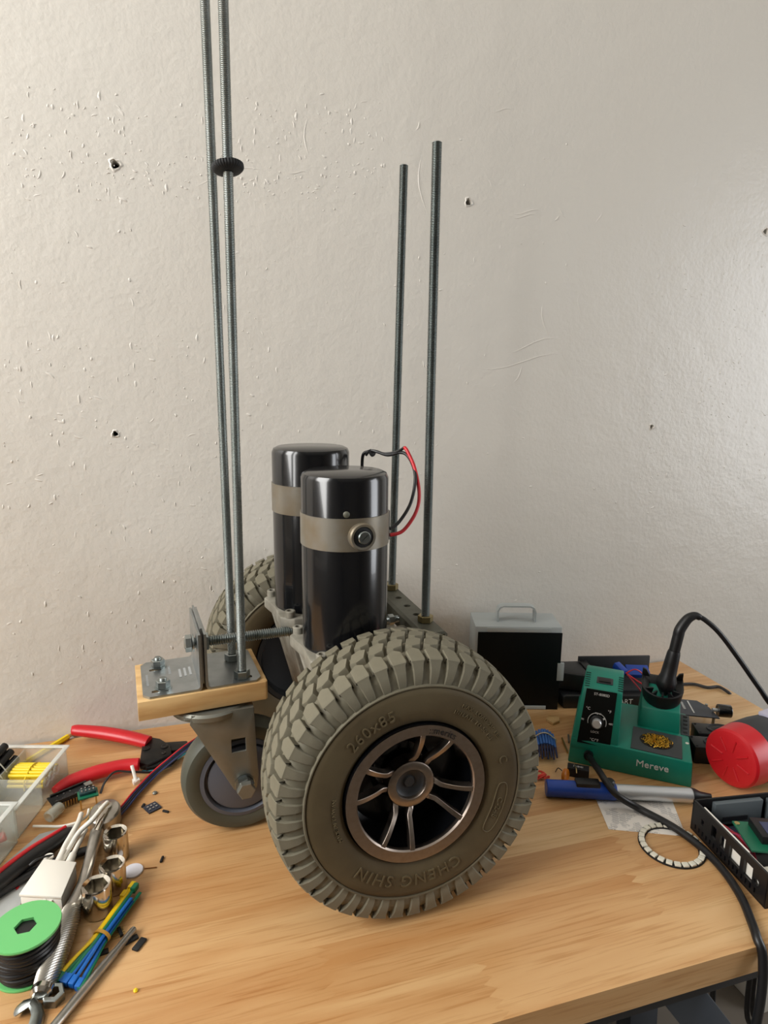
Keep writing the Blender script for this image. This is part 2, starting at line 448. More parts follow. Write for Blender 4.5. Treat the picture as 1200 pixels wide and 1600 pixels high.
# ------------------------------------------------------------------ workbench
def board_material():
    m = bpy.data.materials.new('rubberwood_board'); m.use_nodes = True
    nt = m.node_tree; n = nt.nodes; L = nt.links; b = n['Principled BSDF']
    b.inputs['Roughness'].default_value = 0.34
    tc = n.new('ShaderNodeTexCoord'); oi = n.new('ShaderNodeObjectInfo')
    sc = n.new('ShaderNodeVectorMath'); sc.operation = 'SCALE'; sc.inputs[0].default_value = (7.3, 3.1, 5.7)
    L.new(oi.outputs['Random'], sc.inputs['Scale'])
    ad = n.new('ShaderNodeVectorMath'); ad.operation = 'ADD'
    L.new(tc.outputs['Object'], ad.inputs[0]); L.new(sc.outputs[0], ad.inputs[1])
    def mapped(scale):
        mp = n.new('ShaderNodeMapping'); mp.inputs['Scale'].default_value = scale; L.new(ad.outputs[0], mp.inputs['Vector']); return mp
    g1 = n.new('ShaderNodeTexNoise'); g1.inputs['Scale'].default_value = 1.0; g1.inputs['Detail'].default_value = 5; g1.inputs['Distortion'].default_value = 0.8
    L.new(mapped((3.0, 26, 26)).outputs[0], g1.inputs['Vector'])
    g2 = n.new('ShaderNodeTexNoise'); g2.inputs['Scale'].default_value = 1.0; g2.inputs['Detail'].default_value = 3
    L.new(mapped((14, 420, 420)).outputs[0], g2.inputs['Vector'])
    r1 = n.new('ShaderNodeValToRGB'); e = r1.color_ramp.elements
    e[0].position = 0.34; e[0].color = srgb(192, 145, 94); e[1].position = 0.68; e[1].color = srgb(214, 178, 130)
    L.new(g1.outputs[0], r1.inputs[0])
    tone = n.new('ShaderNodeMix'); tone.data_type = 'RGBA'; tone.blend_type = 'MULTIPLY'; tone.inputs[0].default_value = 1
    L.new(r1.outputs[0], tone.inputs[6]); L.new(oi.outputs['Color'], tone.inputs[7])
    fine = n.new('ShaderNodeMix'); fine.data_type = 'RGBA'; fine.blend_type = 'MULTIPLY'; fine.inputs[0].default_value = 1
    rf = n.new('ShaderNodeValToRGB'); e = rf.color_ramp.elements
    e[0].position = .32; e[0].color = (0.84, 0.77, 0.68, 1); e[1].position = .48; e[1].color = (1, 1, 1, 1)
    L.new(g2.outputs[0], rf.inputs[0]); L.new(tone.outputs[2], fine.inputs[6]); L.new(rf.outputs[0], fine.inputs[7])
    L.new(fine.outputs[2], b.inputs['Base Color'])
    bp = n.new('ShaderNodeBump'); bp.inputs['Strength'].default_value = 0.12; bp.inputs['Distance'].default_value = 0.0006
    L.new(g2.outputs[0], bp.inputs['Height']); L.new(bp.outputs[0], b.inputs['Normal'])
    return m
m_board = board_material()
TM = frame((0, 0.362, 0), -0.9)                 # local: x along the front edge, y back, z up
bench = thing('workbench', 'rubberwood workbench with black steel frame against the wall', 'workbench', TM @ V((0.0, 0.25, -ZT)))
X0, X1, DEP, TH = -0.95, 0.812, 0.517, 0.027
rows = 10; rw = DEP / rows
rnd = random.Random(5)
def zig(x, y0, y1, k=5, a=.005):
    pts = []
    for i in range(2 * k + 1):
        pts.append((x + (a if i % 2 else -a), y0 + (y1 - y0) * i / (2 * k)))
    return pts
for r in range(rows):
    y0 = r * rw; y1 = y0 + rw
    xs = [X0]; x = X0 + rnd.uniform(.12, .42)
    while x < X1 - .12: xs.append(x); x += rnd.uniform(.26, .48)
    xs.append(X1)
    for i in range(len(xs) - 1):
        l = [(xs[i], y0), (xs[i], y1)] if i == 0 else zig(xs[i], y0, y1)
        q = [(xs[i + 1], y0), (xs[i + 1], y1)] if i == len(xs) - 2 else zig(xs[i + 1], y0, y1)
        b = MB().prism(l[::-1] + q, -TH, 0.0, TM)
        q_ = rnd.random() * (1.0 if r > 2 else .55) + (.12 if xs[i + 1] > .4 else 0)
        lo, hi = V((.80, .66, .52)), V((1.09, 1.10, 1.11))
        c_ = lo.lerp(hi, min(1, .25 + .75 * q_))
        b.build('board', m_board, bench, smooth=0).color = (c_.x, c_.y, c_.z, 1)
m_steel_black = mat('black_steel', srgb(22, 23, 26), 0.45)
m_steel_slate = mat('slate_steel', srgb(66, 72, 80), 0.45)
def bench_box(name, c, d, m=m_steel_black, M=TM):
    return MB().box(c, d, M).build(name, m, bench, bevel=.001)
bench_box('frame_rail', (-.07, .022, -TH - .011), (1.72, .024, .022))
bench_box('frame_rail', (-.07, .49, -TH - .011), (1.72, .024, .022))
bench_box('frame_rail', (.775, .256, -TH - .011), (.024, .44, .022))
bench_box('frame_rail', (-.92, .256, -TH - .011), (.024, .44, .022))
def leg(x0, x1, y):
    a = TM @ V((x0, y, -TH - .022)); c = TM @ V((x1, y, -ZT)); b = MB()
    w = .03
    b.hull8([TM @ V((x1 - w, y - .02, -ZT)), TM @ V((x1 + w, y - .02, -ZT)), TM @ V((x1 + w, y + .02, -ZT)), TM @ V((x1 - w, y + .02, -ZT))],
            [TM @ V((x0 - w, y - .02, -TH - .022)), TM @ V((x0 + w, y - .02, -TH - .022)), TM @ V((x0 + w, y + .02, -TH - .022)), TM @ V((x0 - w, y + .02, -TH - .022))])
    return b.build('leg', m_steel_slate, bench, bevel=.001)
leg(.72, .76, .46); leg(-.80, -.88, .06); leg(-.80, -.88, .46)
MB().hull8([TM @ V(q) for q in ((.700, .012, -.50), (.755, .012, -.50), (.755, .040, -.50), (.700, .040, -.50))],
           [TM @ V(q) for q in ((.375, .012, -TH - .022), (.420, .012, -TH - .022), (.420, .040, -TH - .022), (.375, .040, -TH - .022))]).build('brace', m_steel_slate, bench, bevel=.001)
leg(.750, .750, .08)
bench_box('cross_brace', (.30, .25, -TH - .03), (.05, .46, .016))

# ------------------------------------------------------------------ the robot base
YAW = 7.5
robot = thing('robot_base', 'three wheeled robot base with motors, caster and tall threaded rods', 'robot', (0.14, 0.65, 0.0))
RO = ORG[robot.name]
RT = 0.128                                       # tyre radius
NB = 46                                          # tread blocks round the tyre
def crown(y): return RT - 0.0055 * ((y - .0425) / .0425) ** 2
def block_mesh(poly, name):
    """poly in (arc length, y) on the tyre; a block with a chamfered top"""
    n = len(poly); cx = sum(p[0] for p in poly) / n; cy = sum(p[1] for p in poly) / n
    vs = []
    for k, (ins, dr) in enumerate(((.0002, -.0075), (.0010, -.0009), (.0017, 0))):
        for s_, y in poly:
            r0 = math.hypot(s_ - cx, y - cy); f = (r0 - ins) / r0
            s2 = cx + (s_ - cx) * f; y2 = cy + (y - cy) * f
            r = crown(y2) + dr; a = s2 / RT
            vs.append(V((r * math.sin(a), y2, r * math.cos(a))))
    fs = [[2 * n + i for i in range(n)]]
    for q in range(2):
        for i in range(n):
            j = (i + 1) % n; fs.append((q * n + i, q * n + j, (q + 1) * n + j, (q + 1) * n + i))
    b = MB(); b.add(vs, fs); me = b.mesh(name, V((0, 0, 0))); me.shade_smooth(); me.set_sharp_from_angle(angle=math.radians(30)); me.materials.append(m_tyre); return me
def shoulder_mesh(sgn, name):
    """lug that folds from the tread over the shoulder and runs out as a rib on the sidewall"""
    sec = [(.0208, crown(.0208), .0018, .0068), (.0172, crown(.0172), .0064, .0068), (.0048, crown(.005) - .0002, .0068, .0066), (.0030, crown(.003) - .0012, .0066, .0060), (.0026, crown(.003) - .0034, .0056, .0056),
           (.0008, .1150, .0050, .0034), (.0000, .1075, .0046, .0022), (.0008, .1006, .0040, .0012)]
    vs = []; k = len(sec)
    for i, (y, r, w, th) in enumerate(sec):
        a = sec[max(i - 1, 0)]; c = sec[min(i + 1, k - 1)]
        t = V((c[0] - a[0], c[1] - a[1], 0)).normalized(); nr = V((t.y, -t.x, 0))
        if nr.y < 0 and i < 3: nr = -nr
        if i >= 3 and nr.x > 0: nr = -nr
        skew = .0010 * (1 - i / (k - 1))
        for (dw, dn) in ((-w - .0006, -th), (-w, -.0005), (-w + .0006, 0), (w - .0006, 0), (w, -.0005), (w + .0006, -th)):
            yy = y + nr.x * dn; rr = r + nr.y * dn; an = (dw + skew) / RT
            Y = yy if sgn > 0 else .085 - yy
            vs.append(V((rr * math.sin(an), Y, rr * math.cos(an))))
    fs = [(0, 1, 2, 3, 4, 5), tuple((k - 1) * 6 + j for j in (5, 4, 3, 2, 1, 0))]
    for i in range(k - 1):
        for j in range(5):
            a = i * 6 + j; fs.append((a, a + 1, a + 7, a + 6))
    b = MB(); b.add(vs, fs); me = b.mesh(name, V((0, 0, 0))); me.shade_smooth(); me.set_sharp_from_angle(angle=math.radians(30)); me.materials.append(m_tyre); return me
pit = 2 * PI * RT / NB
shear = lambda poly, k, yc: [(s + k * (y - yc), y) for s, y in poly]
h1 = shear([(-.0078, .0262), (-.0008, .0228), (.0078, .0250), (.0078, .0385), (.0008, .0422), (-.0078, .0398)], .42, .0325)
h2 = shear([(-.0078, .0468), (-.0008, .0438), (.0078, .0455), (.0078, .0590), (.0008, .0624), (-.0078, .0602)], .42, .0530)
ME_B = [shoulder_mesh(1, 'tread_block'), block_mesh(h1, 'tread_block'), block_mesh(h2, 'tread_block'), shoulder_mesh(-1, 'tread_block')]
OFF = [0.0, 0.40, 0.0, 0.45]

def wheel(name, c, azim, camb, flip, label):
    """tyre carcass as the part, everything else on it as sub-parts; axis local Y, outer face at -Y"""
    prof = [(.0655, .010), (.0665, .003), (.0700, .0008), (.0800, -.0012), (.0930, -.0014), (.0975, -.0006), (.0985, .0004), (.0992, -.0012), (.1002, -.0012), (.1010, .0016),
            (.1080, .0017), (.1130, .0028), (.1172, .0058), (.1200, .0125), (.1210, .0220), (.1215, .0425)]
    full = prof + [(r, .085 - y) for r, y in reversed(prof[:-1])]
    Mx = Matrix.Rotation(PI / 2, 4, 'X')             # local Z of the lathe to -Y
    b = MB(); b.lathe([(r, -y) for r, y in full] + [(.0630, -.060), (.0630, -.020)], Mx, 120, closed=True)
    me = b.mesh(name, V((0, 0, 0))); me.shade_smooth(); me.set_sharp_from_angle(angle=math.radians(35)); me.materials.append(m_side)
    w = bpy.data.objects.new(name, me); COL.objects.link(w); w.parent = robot
    w.location = V(c) - RO; w.rotation_euler = (math.radians(camb), 0, math.radians(azim) + (PI if flip else 0))
    w['label'] = label
    ORG[w.name] = V((0, 0, 0))
    return w, Mx
def local(mb, name, m, w, **k):
    return mb.build(name, m, w, **k)
def block_child(me, w, ang):
    o = bpy.data.objects.new('tread_block', me); COL.objects.link(o); o.parent = w; o.rotation_euler = (0, ang, 0)
    return o

def dress_wheel(w, Mx, front):
    # lugs
    rest = MB(); 
    for k in range(NB):
        for q in range(4):
            a = 2 * PI * (k + OFF[q]) / NB
            if front:
                block_child(ME_B[q], w, a)
            else:
                # far wheel: only the arc that shows over the motors and beside the caster is built lug by lug
                d = math.degrees(a) % 360
                if 0 <= d <= 110: block_child(ME_B[q], w, a)
                else:
                    R = Matrix.Rotation(a, 4, 'Y'); me = ME_B[q]
                    rest.add([v.co for v in me.vertices], [list(p.vertices) for p in me.polygons], R)
    if not front:
        tag(local(rest, 'tread', m_tyre, w, smooth=30), kind='stuff')
    # rim dish
    b = MB().lathe([(.0652, -.0005), (.0652, .006), (.0600, .010), (.0570, .026), (.0540, .040), (.0300, .044), (.0250, .040), (.0120, .040), (.0001, .041)], Matrix.Rotation(-PI / 2, 4, 'X'), 64, caps=False)
    local(b, 'rim_dish', m_black_gloss, w)
    b = MB().lathe([(.0655, .060), (.0600, .062), (.0580, .075), (.0600, .083), (.0655, .083)], Matrix.Rotation(-PI / 2, 4, 'X'), 64, caps=False)
    b.lathe([(.060, .062), (.030, .050), (.0001, .050)], Matrix.Rotation(-PI / 2, 4, 'X'), 64, caps=False)
    local(b, 'rim_back', m_black_matte, w)
    MY = Matrix.Rotation(-PI / 2, 4, 'X')            # lathe Z -> +Y (into the wheel)
    # machined face
    b = MB().lathe([(.0645, -.0010), (.0648, .0040), (.0545, .0060), (.0538, .0010), (.0550, -.0005)], MY, 96, closed=True)
    local(b, 'rim_ring', m_alu, w)['label'] = 'brushed aluminium rim ring'
    b = MB().lathe([(.0218, .0150), (.0218, .0300), (.0135, .0300), (.0135, .0160), (.0145, .0145), (.0205, .0142)], MY, 48, closed=True)
    local(b, 'hub_ring', m_alu, w)['label'] = 'brushed aluminium hub ring'
    b = MB().lathe([(.0135, .0180), (.0110, .0200), (.0060, .0205), (.0045, .0190), (.0001, .0190)], MY, 32, caps=False)
    local(b, 'hub_cap', m_dark, w)
    for c0 in (69, -22, -109, 162):
        for s in (-1, 1):
            b = MB(); vs = []; pts = []
            for t in [i / 10 for i in range(11)]:
                r = .0208 + (.0550 - .0208) * t
                an = 14.0 + 1.5 * t + 9 * max(0, .22 - t) ** 1.5 / .1
                pts.append((r, math.radians(c0 + s * an), .0002 + .0163 * (1 - t) ** 1.6))
            for i, (r, a, y) in enumerate(pts):
                wd = .0021 + .0006 * abs(i / 10 - .5)
                p = V((r * math.cos(a), 0, r * math.sin(a)))
                r2, a2, _ = pts[min(i + 1, 10)]; r1, a1, _ = pts[max(i - 1, 0)]
                t = (V((r2 * math.cos(a2), 0, r2 * math.sin(a2))) - V((r1 * math.cos(a1), 0, r1 * math.sin(a1)))).normalized()
                nn = V((-t.z, 0, t.x))
                vs += [p - nn * wd + V((0, y, 0)), p + nn * wd + V((0, y, 0)), p + nn * wd + V((0, y + .009, 0)), p - nn * wd + V((0, y + .009, 0))]
            fs = [(0, 1, 2, 3), (43, 42, 41, 40)]
            for i in range(10):
                for j in range(4):
                    j2 = (j + 1) % 4; fs.append((i * 4 + j, i * 4 + j2, i * 4 + 4 + j2, i * 4 + 4 + j))
            b.add(vs, fs); local(b, 'spoke', m_alu, w, bevel=.0004, seg=1)
    # lettering moulded on the sidewall and printed on the ring
    def ring_text(body, size, r, deg, m, depth, y, name, inward=False, spacing=1.0):
        vs, fs = text_mesh(body, size, depth, spacing=spacing); out = []
        for v in vs:
            a = math.radians(deg) - v.x / r; rr = r + v.y
            out.append((rr * math.cos(a), y - v.z, rr * math.sin(a)))
        bb = MB(); bb.add(out, fs); return local(bb, name, m, w, smooth=0)
    if front:
        ring_text('CHENG SHIN', .0150, .0820, -96, m_mould, .0008, -.0012, 'sidewall_lettering', spacing=1.22)
        ring_text('260x85', .0140, .0800, 122, m_mould, .0008, -.0012, 'sidewall_lettering', spacing=1.15)
        ring_text('MAX. LOAD 250 LBS', .0050, .0870, 45, m_mould, .0006, -.0013, 'sidewall_lettering', spacing=1.2)
        ring_text('INFLATE TO 50 PSI', .0050, .0800, 48, m_mould, .0006, -.0012, 'sidewall_lettering', spacing=1.2)
        ring_text('MADE IN TAIWAN', .0046, .0745, 188, m_mould, .0006, -.0008, 'sidewall_lettering', spacing=1.1)
        ring_text('C', .0110, .0840, 13, m_mould, .0006, -.0013, 'sidewall_lettering')
        ring_text('C-248', .0075, .0830, -20, m_mould, .0006, -.0013, 'sidewall_lettering', spacing=1.1)
        m_print = mat('dark_print', srgb(14, 11, 10), 0.6)
        ring_text('::merits', .0086, .0594, 67, m_print, .0001, -.0011, 'rim_lettering', spacing=1.05)
        # oval frame round the mould number
        pts = []
        for i in range(29):
            t = 2 * PI * i / 28; a = math.radians(-20 + 17 * math.copysign(abs(math.cos(t)) ** .45, math.cos(t))); rr = .083 + .0058 * math.copysign(abs(math.sin(t)) ** .7, math.sin(t))
            pts.append(V((rr * math.cos(a), -.0014, rr * math.sin(a))))
        local(MB().tube(pts, .0005, 6, smooth=False), 'mould_number_frame', m_mould, w)

nw, Mx = wheel('drive_wheel', (0.1770, 0.4650, RT + .0020), 1.0, -1.5, False, 'drive wheel nearest the camera with a spoked rim')
# camber is about the contact patch: local X rotation tips the top towards the wall
dress_wheel(nw, Mx, True)
fw, Mx = wheel('drive_wheel', (0.1360, 0.8560, RT + .0020), 1.0, -1.5, True, 'drive wheel by the wall, seen from its inner side')
dress_wheel(fw, Mx, False)

# ---- motors on their gear housings
RM = frame((0, 0, 0), YAW)
def motor(cx, cy, zb, ztop, near):
    R = .0428
    b = MB().lathe([(R, zb), (R, ztop - .006), (R - .0018, ztop - .002), (R - .006, ztop), (.0001, ztop + .0006)], Matrix.Translation((cx, cy, 0)), 64)
    m = b.build('motor', m_black_gloss, robot, smooth=30)
    m['label'] = 'glossy black motor can in front' if near else 'glossy black motor can behind'
    z0, z1 = (ztop - .0705, ztop - .0395)
    MB().lathe([(R + .0001, z0 - .0003), (R + .0009, z0), (R + .0009, z1), (R + .0001, z1 + .0003)], Matrix.Translation((cx, cy, 0)), 64, caps=False).build('metal_band', m_band, m)
    return m, z0, z1
def gear_house(cx, cy, zf, near):
    # flange with hollow sides between four screw corners
    M = frame((cx, cy, 0), YAW); poly = []
    for k in range(4):
        a = math.radians(45 + 90 * k)
        for d in (-8.5, 8.5): poly.append((.0600 * math.cos(a + math.radians(d)), .0585 * math.sin(a + math.radians(d))))
        for d in (22, 34, 45, 56, 68): 
            rr = .0448 + .0060 * (abs(d - 45) / 23) ** 2
            poly.append((rr * math.cos(a + math.radians(d)), rr * math.sin(a + math.radians(d))))
    body = MB().prism(poly, zf - .012, zf, M)
    # tapered neck and axle case
    body.hull8([(-.012, -.030, .100), (.040, -.030, .100), (.040, .030, .100), (-.012, .030, .100)], [(-.040, -.040, zf - .012), (.040, -.040, zf - .012), (.040, .040, zf - .012), (-.040, .040, zf - .012)], M)
    s = -1 if near else 1
    body.lathe([(.030, .0), (.030, .038), (.022, .050), (.014, .056)], M @ axis_frame((.020, 0, .128), (0, s, 0)), 40)
    h = body.build('gear_housing', m_cast, robot, bevel=.0015)
    for k in range(4):                             # corner ribs
        a = math.radians(45 + 90 * k); d = V((math.cos(a), math.sin(a), 0)); t = V((-d.y, d.x, 0)) * .005
        lo = d * .026 + V((.012, 0, 0)); hi = d * .056
        b = MB(); b.hull8([d * .018 - t + V((0, 0, .105)), lo - t + V((0, 0, .105)), lo + t + V((0, 0, .105)), d * .018 + t + V((0, 0, .105))],
                          [d * .018 - t + V((0, 0, zf - .006)), hi - t + V((0, 0, zf - .006)), hi + t + V((0, 0, zf - .006)), d * .018 + t + V((0, 0, zf - .006))], M)
        b.build('rib', m_cast, h, bevel=.001)
        c = M @ (d * .0535)
        b = MB().lathe([(.0058, zf), (.0058, zf + .0065), (.0050, zf + .0072), (.0032, zf + .0072), (.0030, zf + .0035), (.0001, zf + .0035)], Matrix.Translation((c.x, c.y, 0)), 20)
        b.build('cap_screw', m_cast, h)
    return h
NM = (.1455, .6010); FM = (.1310, .7010)
mn, z0, z1 = motor(NM[0], NM[1], .2200, .3965, True)
mf, z0f, z1f = motor(FM[0], FM[1], .2300, .4105, False)
gear_house(NM[0], NM[1], .2210, True); gear_house(FM[0], FM[1], .2300, False)
# brush cap on the near motor
d = V((.13, -.991, 0)); c = V((NM[0], NM[1], (z0 + z1) / 2 - .001))
M = axis_frame(c + d * .0425, d)
MB().lathe([(.0132, -.004), (.0132, .0045), (.0120, .0058), (.0100, .0058), (.0096, .0036)], M, 32, caps=False).build('brush_holder', m_band, mn)
MB().lathe([(.0098, .002), (.0098, .0050), (.0066, .0054), (.0064, .003)], M, 32).build('brush_gasket', m_black_matte, mn)
b = MB().lathe([(.0062, .003), (.0062, .0080), (.0054, .0088), (.0001, .0088)], M, 24)
cut = MB().box((0, 0, .0088), (.0075, .0012, .002), M @ Matrix.Rotation(.7, 4, 'Z'))
b.build('brush_cap', m_zinc, mn, cut=cut)
MB().lathe([(.0031, -.002), (.0031, .0006), (.0022, .0014), (.0001, .0016)], axis_frame(V((NM[0], NM[1], z1 + .0045)) + V((-.20, -.98, 0)).normalized() * .0428, (-.20, -.98, 0)), 16).build('rivet', m_channel, mn)
# terminal and leads of the near motor
t0 = V((NM[0], NM[1], 0)) + V((.97, -.10, 0)).normalized() * .0425
MB().box((0, 0, 0), (.004, .010, .030), frame((t0.x, t0.y, (z0 + z1) / 2), -6)).build('terminal_block', m_black_matte, mn, bevel=.0006)
yw = .615
red = [PY(609, 836, .605), PY(630, 829, .607), PY(650, 800, .612), PY(655, 770, .62), PY(648, 732, .63), PY(637, 706, .64), PY(632, 699, .645)]
MB().tube(red, .0019, 10).build('lead_wire', m_red_wire, mn)['label'] = 'red motor lead'
blk = [PY(609, 826, .607), PY(624, 815, .61), PY(642, 785, .615), PY(649, 745, .625), PY(641, 718, .64), PY(628, 707, .65), PY(606, 711, .665), PY(586, 705, .68), PY(574, 706, .69), PY(567, 712, .694), PY(565, 740, .697), PY(560, 790, .690)]
MB().tube(blk, .0018, 10).build('lead_wire', m_black, mn)['label'] = 'black motor lead'
MB().tube([PY(632, 699, .645), PY(620, 706, .655), PY(600, 709, .67), PY(580, 704, .683), PY(572, 711, .69)], .0016, 8).build('lead_wire', m_black, mn)
MB().tube([PY(577, 703, .684), PY(582, 711, .684), PY(586, 704, .684)], .0022, 8).build('wire_tie', m_black_matte, mn)

# ---- rear channel and its two rods
CM = frame((.2405, .690, .220), 1.5)
cw, cl, ct = .030, .185, .0028
ch = MB().box((0, 0, -ct / 2), (cw, cl, ct), CM)
ch.box((-cw / 2 + ct / 2, 0, -.010), (ct, cl, .020), CM).box((cw / 2 - ct / 2, 0, -.010), (ct, cl, .020), CM)
top = MB().box((0, 0, -ct / 2), (cw, cl, ct), CM)
cut = MB()
for k in range(5): cut.cyl(CM @ V((0.001, -.036 + .030 * k, -.01)), CM @ V((0.001, -.036 + .030 * k, .01)), .0042, n=20)
prof = [(-cw / 2, -.020), (-cw / 2, -.003), (-cw / 2 + .003, 0), (cw / 2 - .003, 0), (cw / 2, -.003), (cw / 2, -.020), (cw / 2 - ct, -.020), (cw / 2 - ct, -ct), (-cw / 2 + ct, -ct), (-cw / 2 + ct, -.020)]
chan = MB().prism(prof, -cl / 2, cl / 2, CM @ Matrix(((1, 0, 0, 0), (0, 0, -1, 0), (0, 1, 0, 0), (0, 0, 0, 1)))).build('channel', m_channel, robot, cut=cut)
chan['label'] = 'olive grey steel channel with round holes'
m_brass = mat('brassy_nut', srgb(160, 146, 108), 0.4, 1.0)
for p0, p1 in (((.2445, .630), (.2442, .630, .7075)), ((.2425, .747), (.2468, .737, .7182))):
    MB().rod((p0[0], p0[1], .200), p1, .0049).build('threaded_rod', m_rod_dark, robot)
    MB().hexnut((p0[0], p0[1], .2203), (0, 0, 1), .0150, .0075, a0=.3).build('nut', m_brass, robot, smooth=25)
MB().box((0, 0, 0), (.080, .016, .014), frame((.200, .640, .2035), 5)).build('frame_bar', m_cast, robot, bevel=.001)
MB().box((0, 0, 0), (.080, .016, .014), frame((.195, .742, .2035), 5)).build('frame_bar', m_cast, robot, bevel=.001)
b = MB().hexnut((.2130, .668, .2110), (1, .1, 0), .0110, .007, a0=.2); b.build('nut', m_zinc, robot, smooth=25)
MB().rod((.1950, .666, .2110), (.2260, .6690, .2110), .0042).build('frame_bolt', m_zinc, robot)

# ---- caster, wooden block and angle brackets
BM = frame((.0015, .669, 0), 5.3)
poly = [(-.064, -.0455), (.062, -.0455), (.064, -.043), (.064, .0455), (-.064, .0455)]
blk_o = MB().prism(poly, .152, .172, BM).build('wooden_block', m_wood_block, robot, bevel=.0006)
def angle_bracket(s):
    b = MB(); t = .0024
    hl = [(s * .0020, -.0425), (s * .0480, -.0425), (s * .0585, -.034), (s * .0585, .034), (s * .048, .0425), (s * .0020, .0425)]
    cut = MB()
    for y in (-.026, .026):
        cut.box((s * .044, y - .006, .174), (.012, .0045, .02), BM)
    prof = [(s * .0585, 0), (s * .0585, t), (s * .0070, t), (s * .0048, t + .0010), (s * .0040, t + .0030), (s * .0040, .060), (s * .0016, .060), (s * .0016, .004), (s * .0030, .0012), (s * .0052, 0)]
    b.prism(prof, -.0425, .0425, BM @ Matrix.Translation((0, 0, .172)) @ Matrix(((1, 0, 0, 0), (0, 0, -1, 0), (0, 1, 0, 0), (0, 0, 0, 1))))
    # clipped outer corners
    for y in (-1, 1):
        cut.prism([(s * .046, y * .050), (s * .062, y * .050), (s * .062, y * .0315)], .165, .185, BM)
    return b.build('angle_bracket', m_plate, robot, cut=cut)
br1 = angle_bracket(-1); br2 = angle_bracket(1)
MB().box((0, .004, .205), (.0022, .074, .060), BM).build('shim_plate', m_plate, robot)
m_etch = mat('etched_mark', srgb(196, 200, 202), 0.5, 0.6)
for i in range(4): MB().box((-.0200 + .0052 * i, .002 + .0012 * i, .1746), (.0024, .020, .0003), BM).build('stamped_bar', m_etch, br1)
worn_print(BM @ Matrix.Translation((-.030, .014, .1745)) @ Matrix.Rotation(PI / 2, 4, 'Z'), .020, .0030, m_etch, br1, 2)
worn_print(BM @ Matrix.Translation((-.053, -.004, .1745)) @ Matrix.Rotation(PI / 2, 4, 'Z'), .026, .0026, m_etch, br1, 3)
# nuts on the left plate and on the rods
for px, py in ((247, 1041), (255, 1074)):
    p = P(px, py, .1748); b = MB().lathe([(.0085, 0), (.0085, .0012)], Matrix.Translation((p.x, p.y, .1744)), 24); b.build('washer', m_zinc, robot)
    MB().hexnut((p.x, p.y, .1755), (0, 0, 1), .0125, .0075, a0=.4).build('nut', m_zinc, robot, smooth=25)
    MB().rod((p.x, p.y, .176), (p.x, p.y, .1855), .0038).build('bolt_end', m_rod, robot)
for (bx, by), top in (((.0372, .6885), (.0352, .6880, .980)), ((.0440, .6420), (.0496, .6393, .980))):
    MB().rod((bx, by, .160), top, .0047).build('threaded_rod', m_rod, robot)
    MB().hexnut((bx, by, .1745), (0, 0, 1), .0145, .0082, a0=.5).build('nut', m_zinc, robot, smooth=25)
# thumb nut high on the front rod
def knurl(a): return 1 + .03 * math.cos(a * 36)
kc = V((.0440, .6420, .160)).lerp(V((.0496, .6393, .980)), (.6685 - .16) / .82)
MB().lathe([(.0055, -.0046), (.0115, -.0034), (.0140, -.0010), (.0140, .0020), (.0100, .0042), (.0055, .0050)], axis_frame(kc, (-.10, .18, 1)), 108, wob=knurl).build('thumb_nut', m_black_matte, robot)
# horizontal threaded rod tying the brackets to the gear housing
a = V((-.0125, .6495, .2150)); e = V((.1085, .6560, .2150)); dirn = (e - a).normalized()
MB().rod(a, e, .0056, .0023, 16, root=.76).build('threaded_rod', m_zinc, robot)
cb = V((.0015, 0, 0))
MB().hexnut(a + dirn * .0160, dirn, .0155, .0085, a0=.2).build('nut', m_zinc, robot, smooth=25)
MB().hexnut(a + dirn * .0010, dirn, .0155, .0065, a0=.1).build('nut', m_zinc, robot, smooth=25)
MB().lathe([(.0092, 0), (.0092, .0016)], axis_frame(a + dirn * .0080, dirn), 24).build('washer', m_zinc, robot)
MB().lathe([(.0072, 0), (.0072, .011)], axis_frame(e - dirn * .004, dirn), 20).build('rod_boss', m_cast, robot)

# caster below the block
WC = V((.0400, .6460, .0635)); CY = 3.0
KM = frame((WC.x, WC.y, 0), CY)
sw = V((.002, .666, 0))
MB().lathe([(.030, .1495), (.038, .1495), (.0405, .1470), (.0400, .1420), (.0340, .1385), (.0001, .1385)], Matrix.Translation((.010, .655, 0)), 40).build('swivel_plate', m_fork, robot)
MB().box((.0015, .669, .1510), (.090, .066, .0022)).build('caster_plate', m_fork, robot, bevel=.0005)
def fork_side(s):
    prof = [(-.052, .1400), (-.050, .1490), (.012, .1490), (.0125, .1400), (.0150, .0700), (.0130, .0560), (.0060, .0500), (-.0040, .0510), (-.0110, .0580), (-.046, .1290)]
    cut = MB().box((-.0045, 0, .1085), (.0145, .2, .0150), KM)
    b = MB().prism(prof, -.0014, .0014, KM @ Matrix.Translation((0, s * .0230, 0)) @ Matrix(((1, 0, 0, 0), (0, 0, -1, 0), (0, 1, 0, 0), (0, 0, 0, 1))))
    return b.build('fork_plate', m_fork, robot, cut=cut, bevel=.0006)
fork_side(-1); fork_side(1)
MB().box((-.022, 0, .1455), (.070, .048, .003), KM).build('fork_crown', m_fork, robot, bevel=.001)
cwo = MB().lathe([(.0440, -.0130), (.0520, -.0158), (.0590, -.0140), (.0625, -.0085), (.0635, 0), (.0625, .0085), (.0590, .0140), (.0520, .0158), (.0440, .0130)], KM @ axis_frame((0, 0, .0635), (0, -1, 0)), 72, caps=False).build('caster_wheel', m_caster, robot)
cwo['label'] = 'grey rubber caster wheel'
MB().lathe([(.0450, .0100), (.0450, .0142), (.0408, .0150), (.0390, .0120), (.0384, .0090), (.0372, .0090), (.0368, .0132), (.0340, .0146), (.0001, .0150)], KM @ axis_frame((0, 0, .0635), (0, -1, 0)), 64, caps=False).build('wheel_disc', m_caster_hub, cwo)
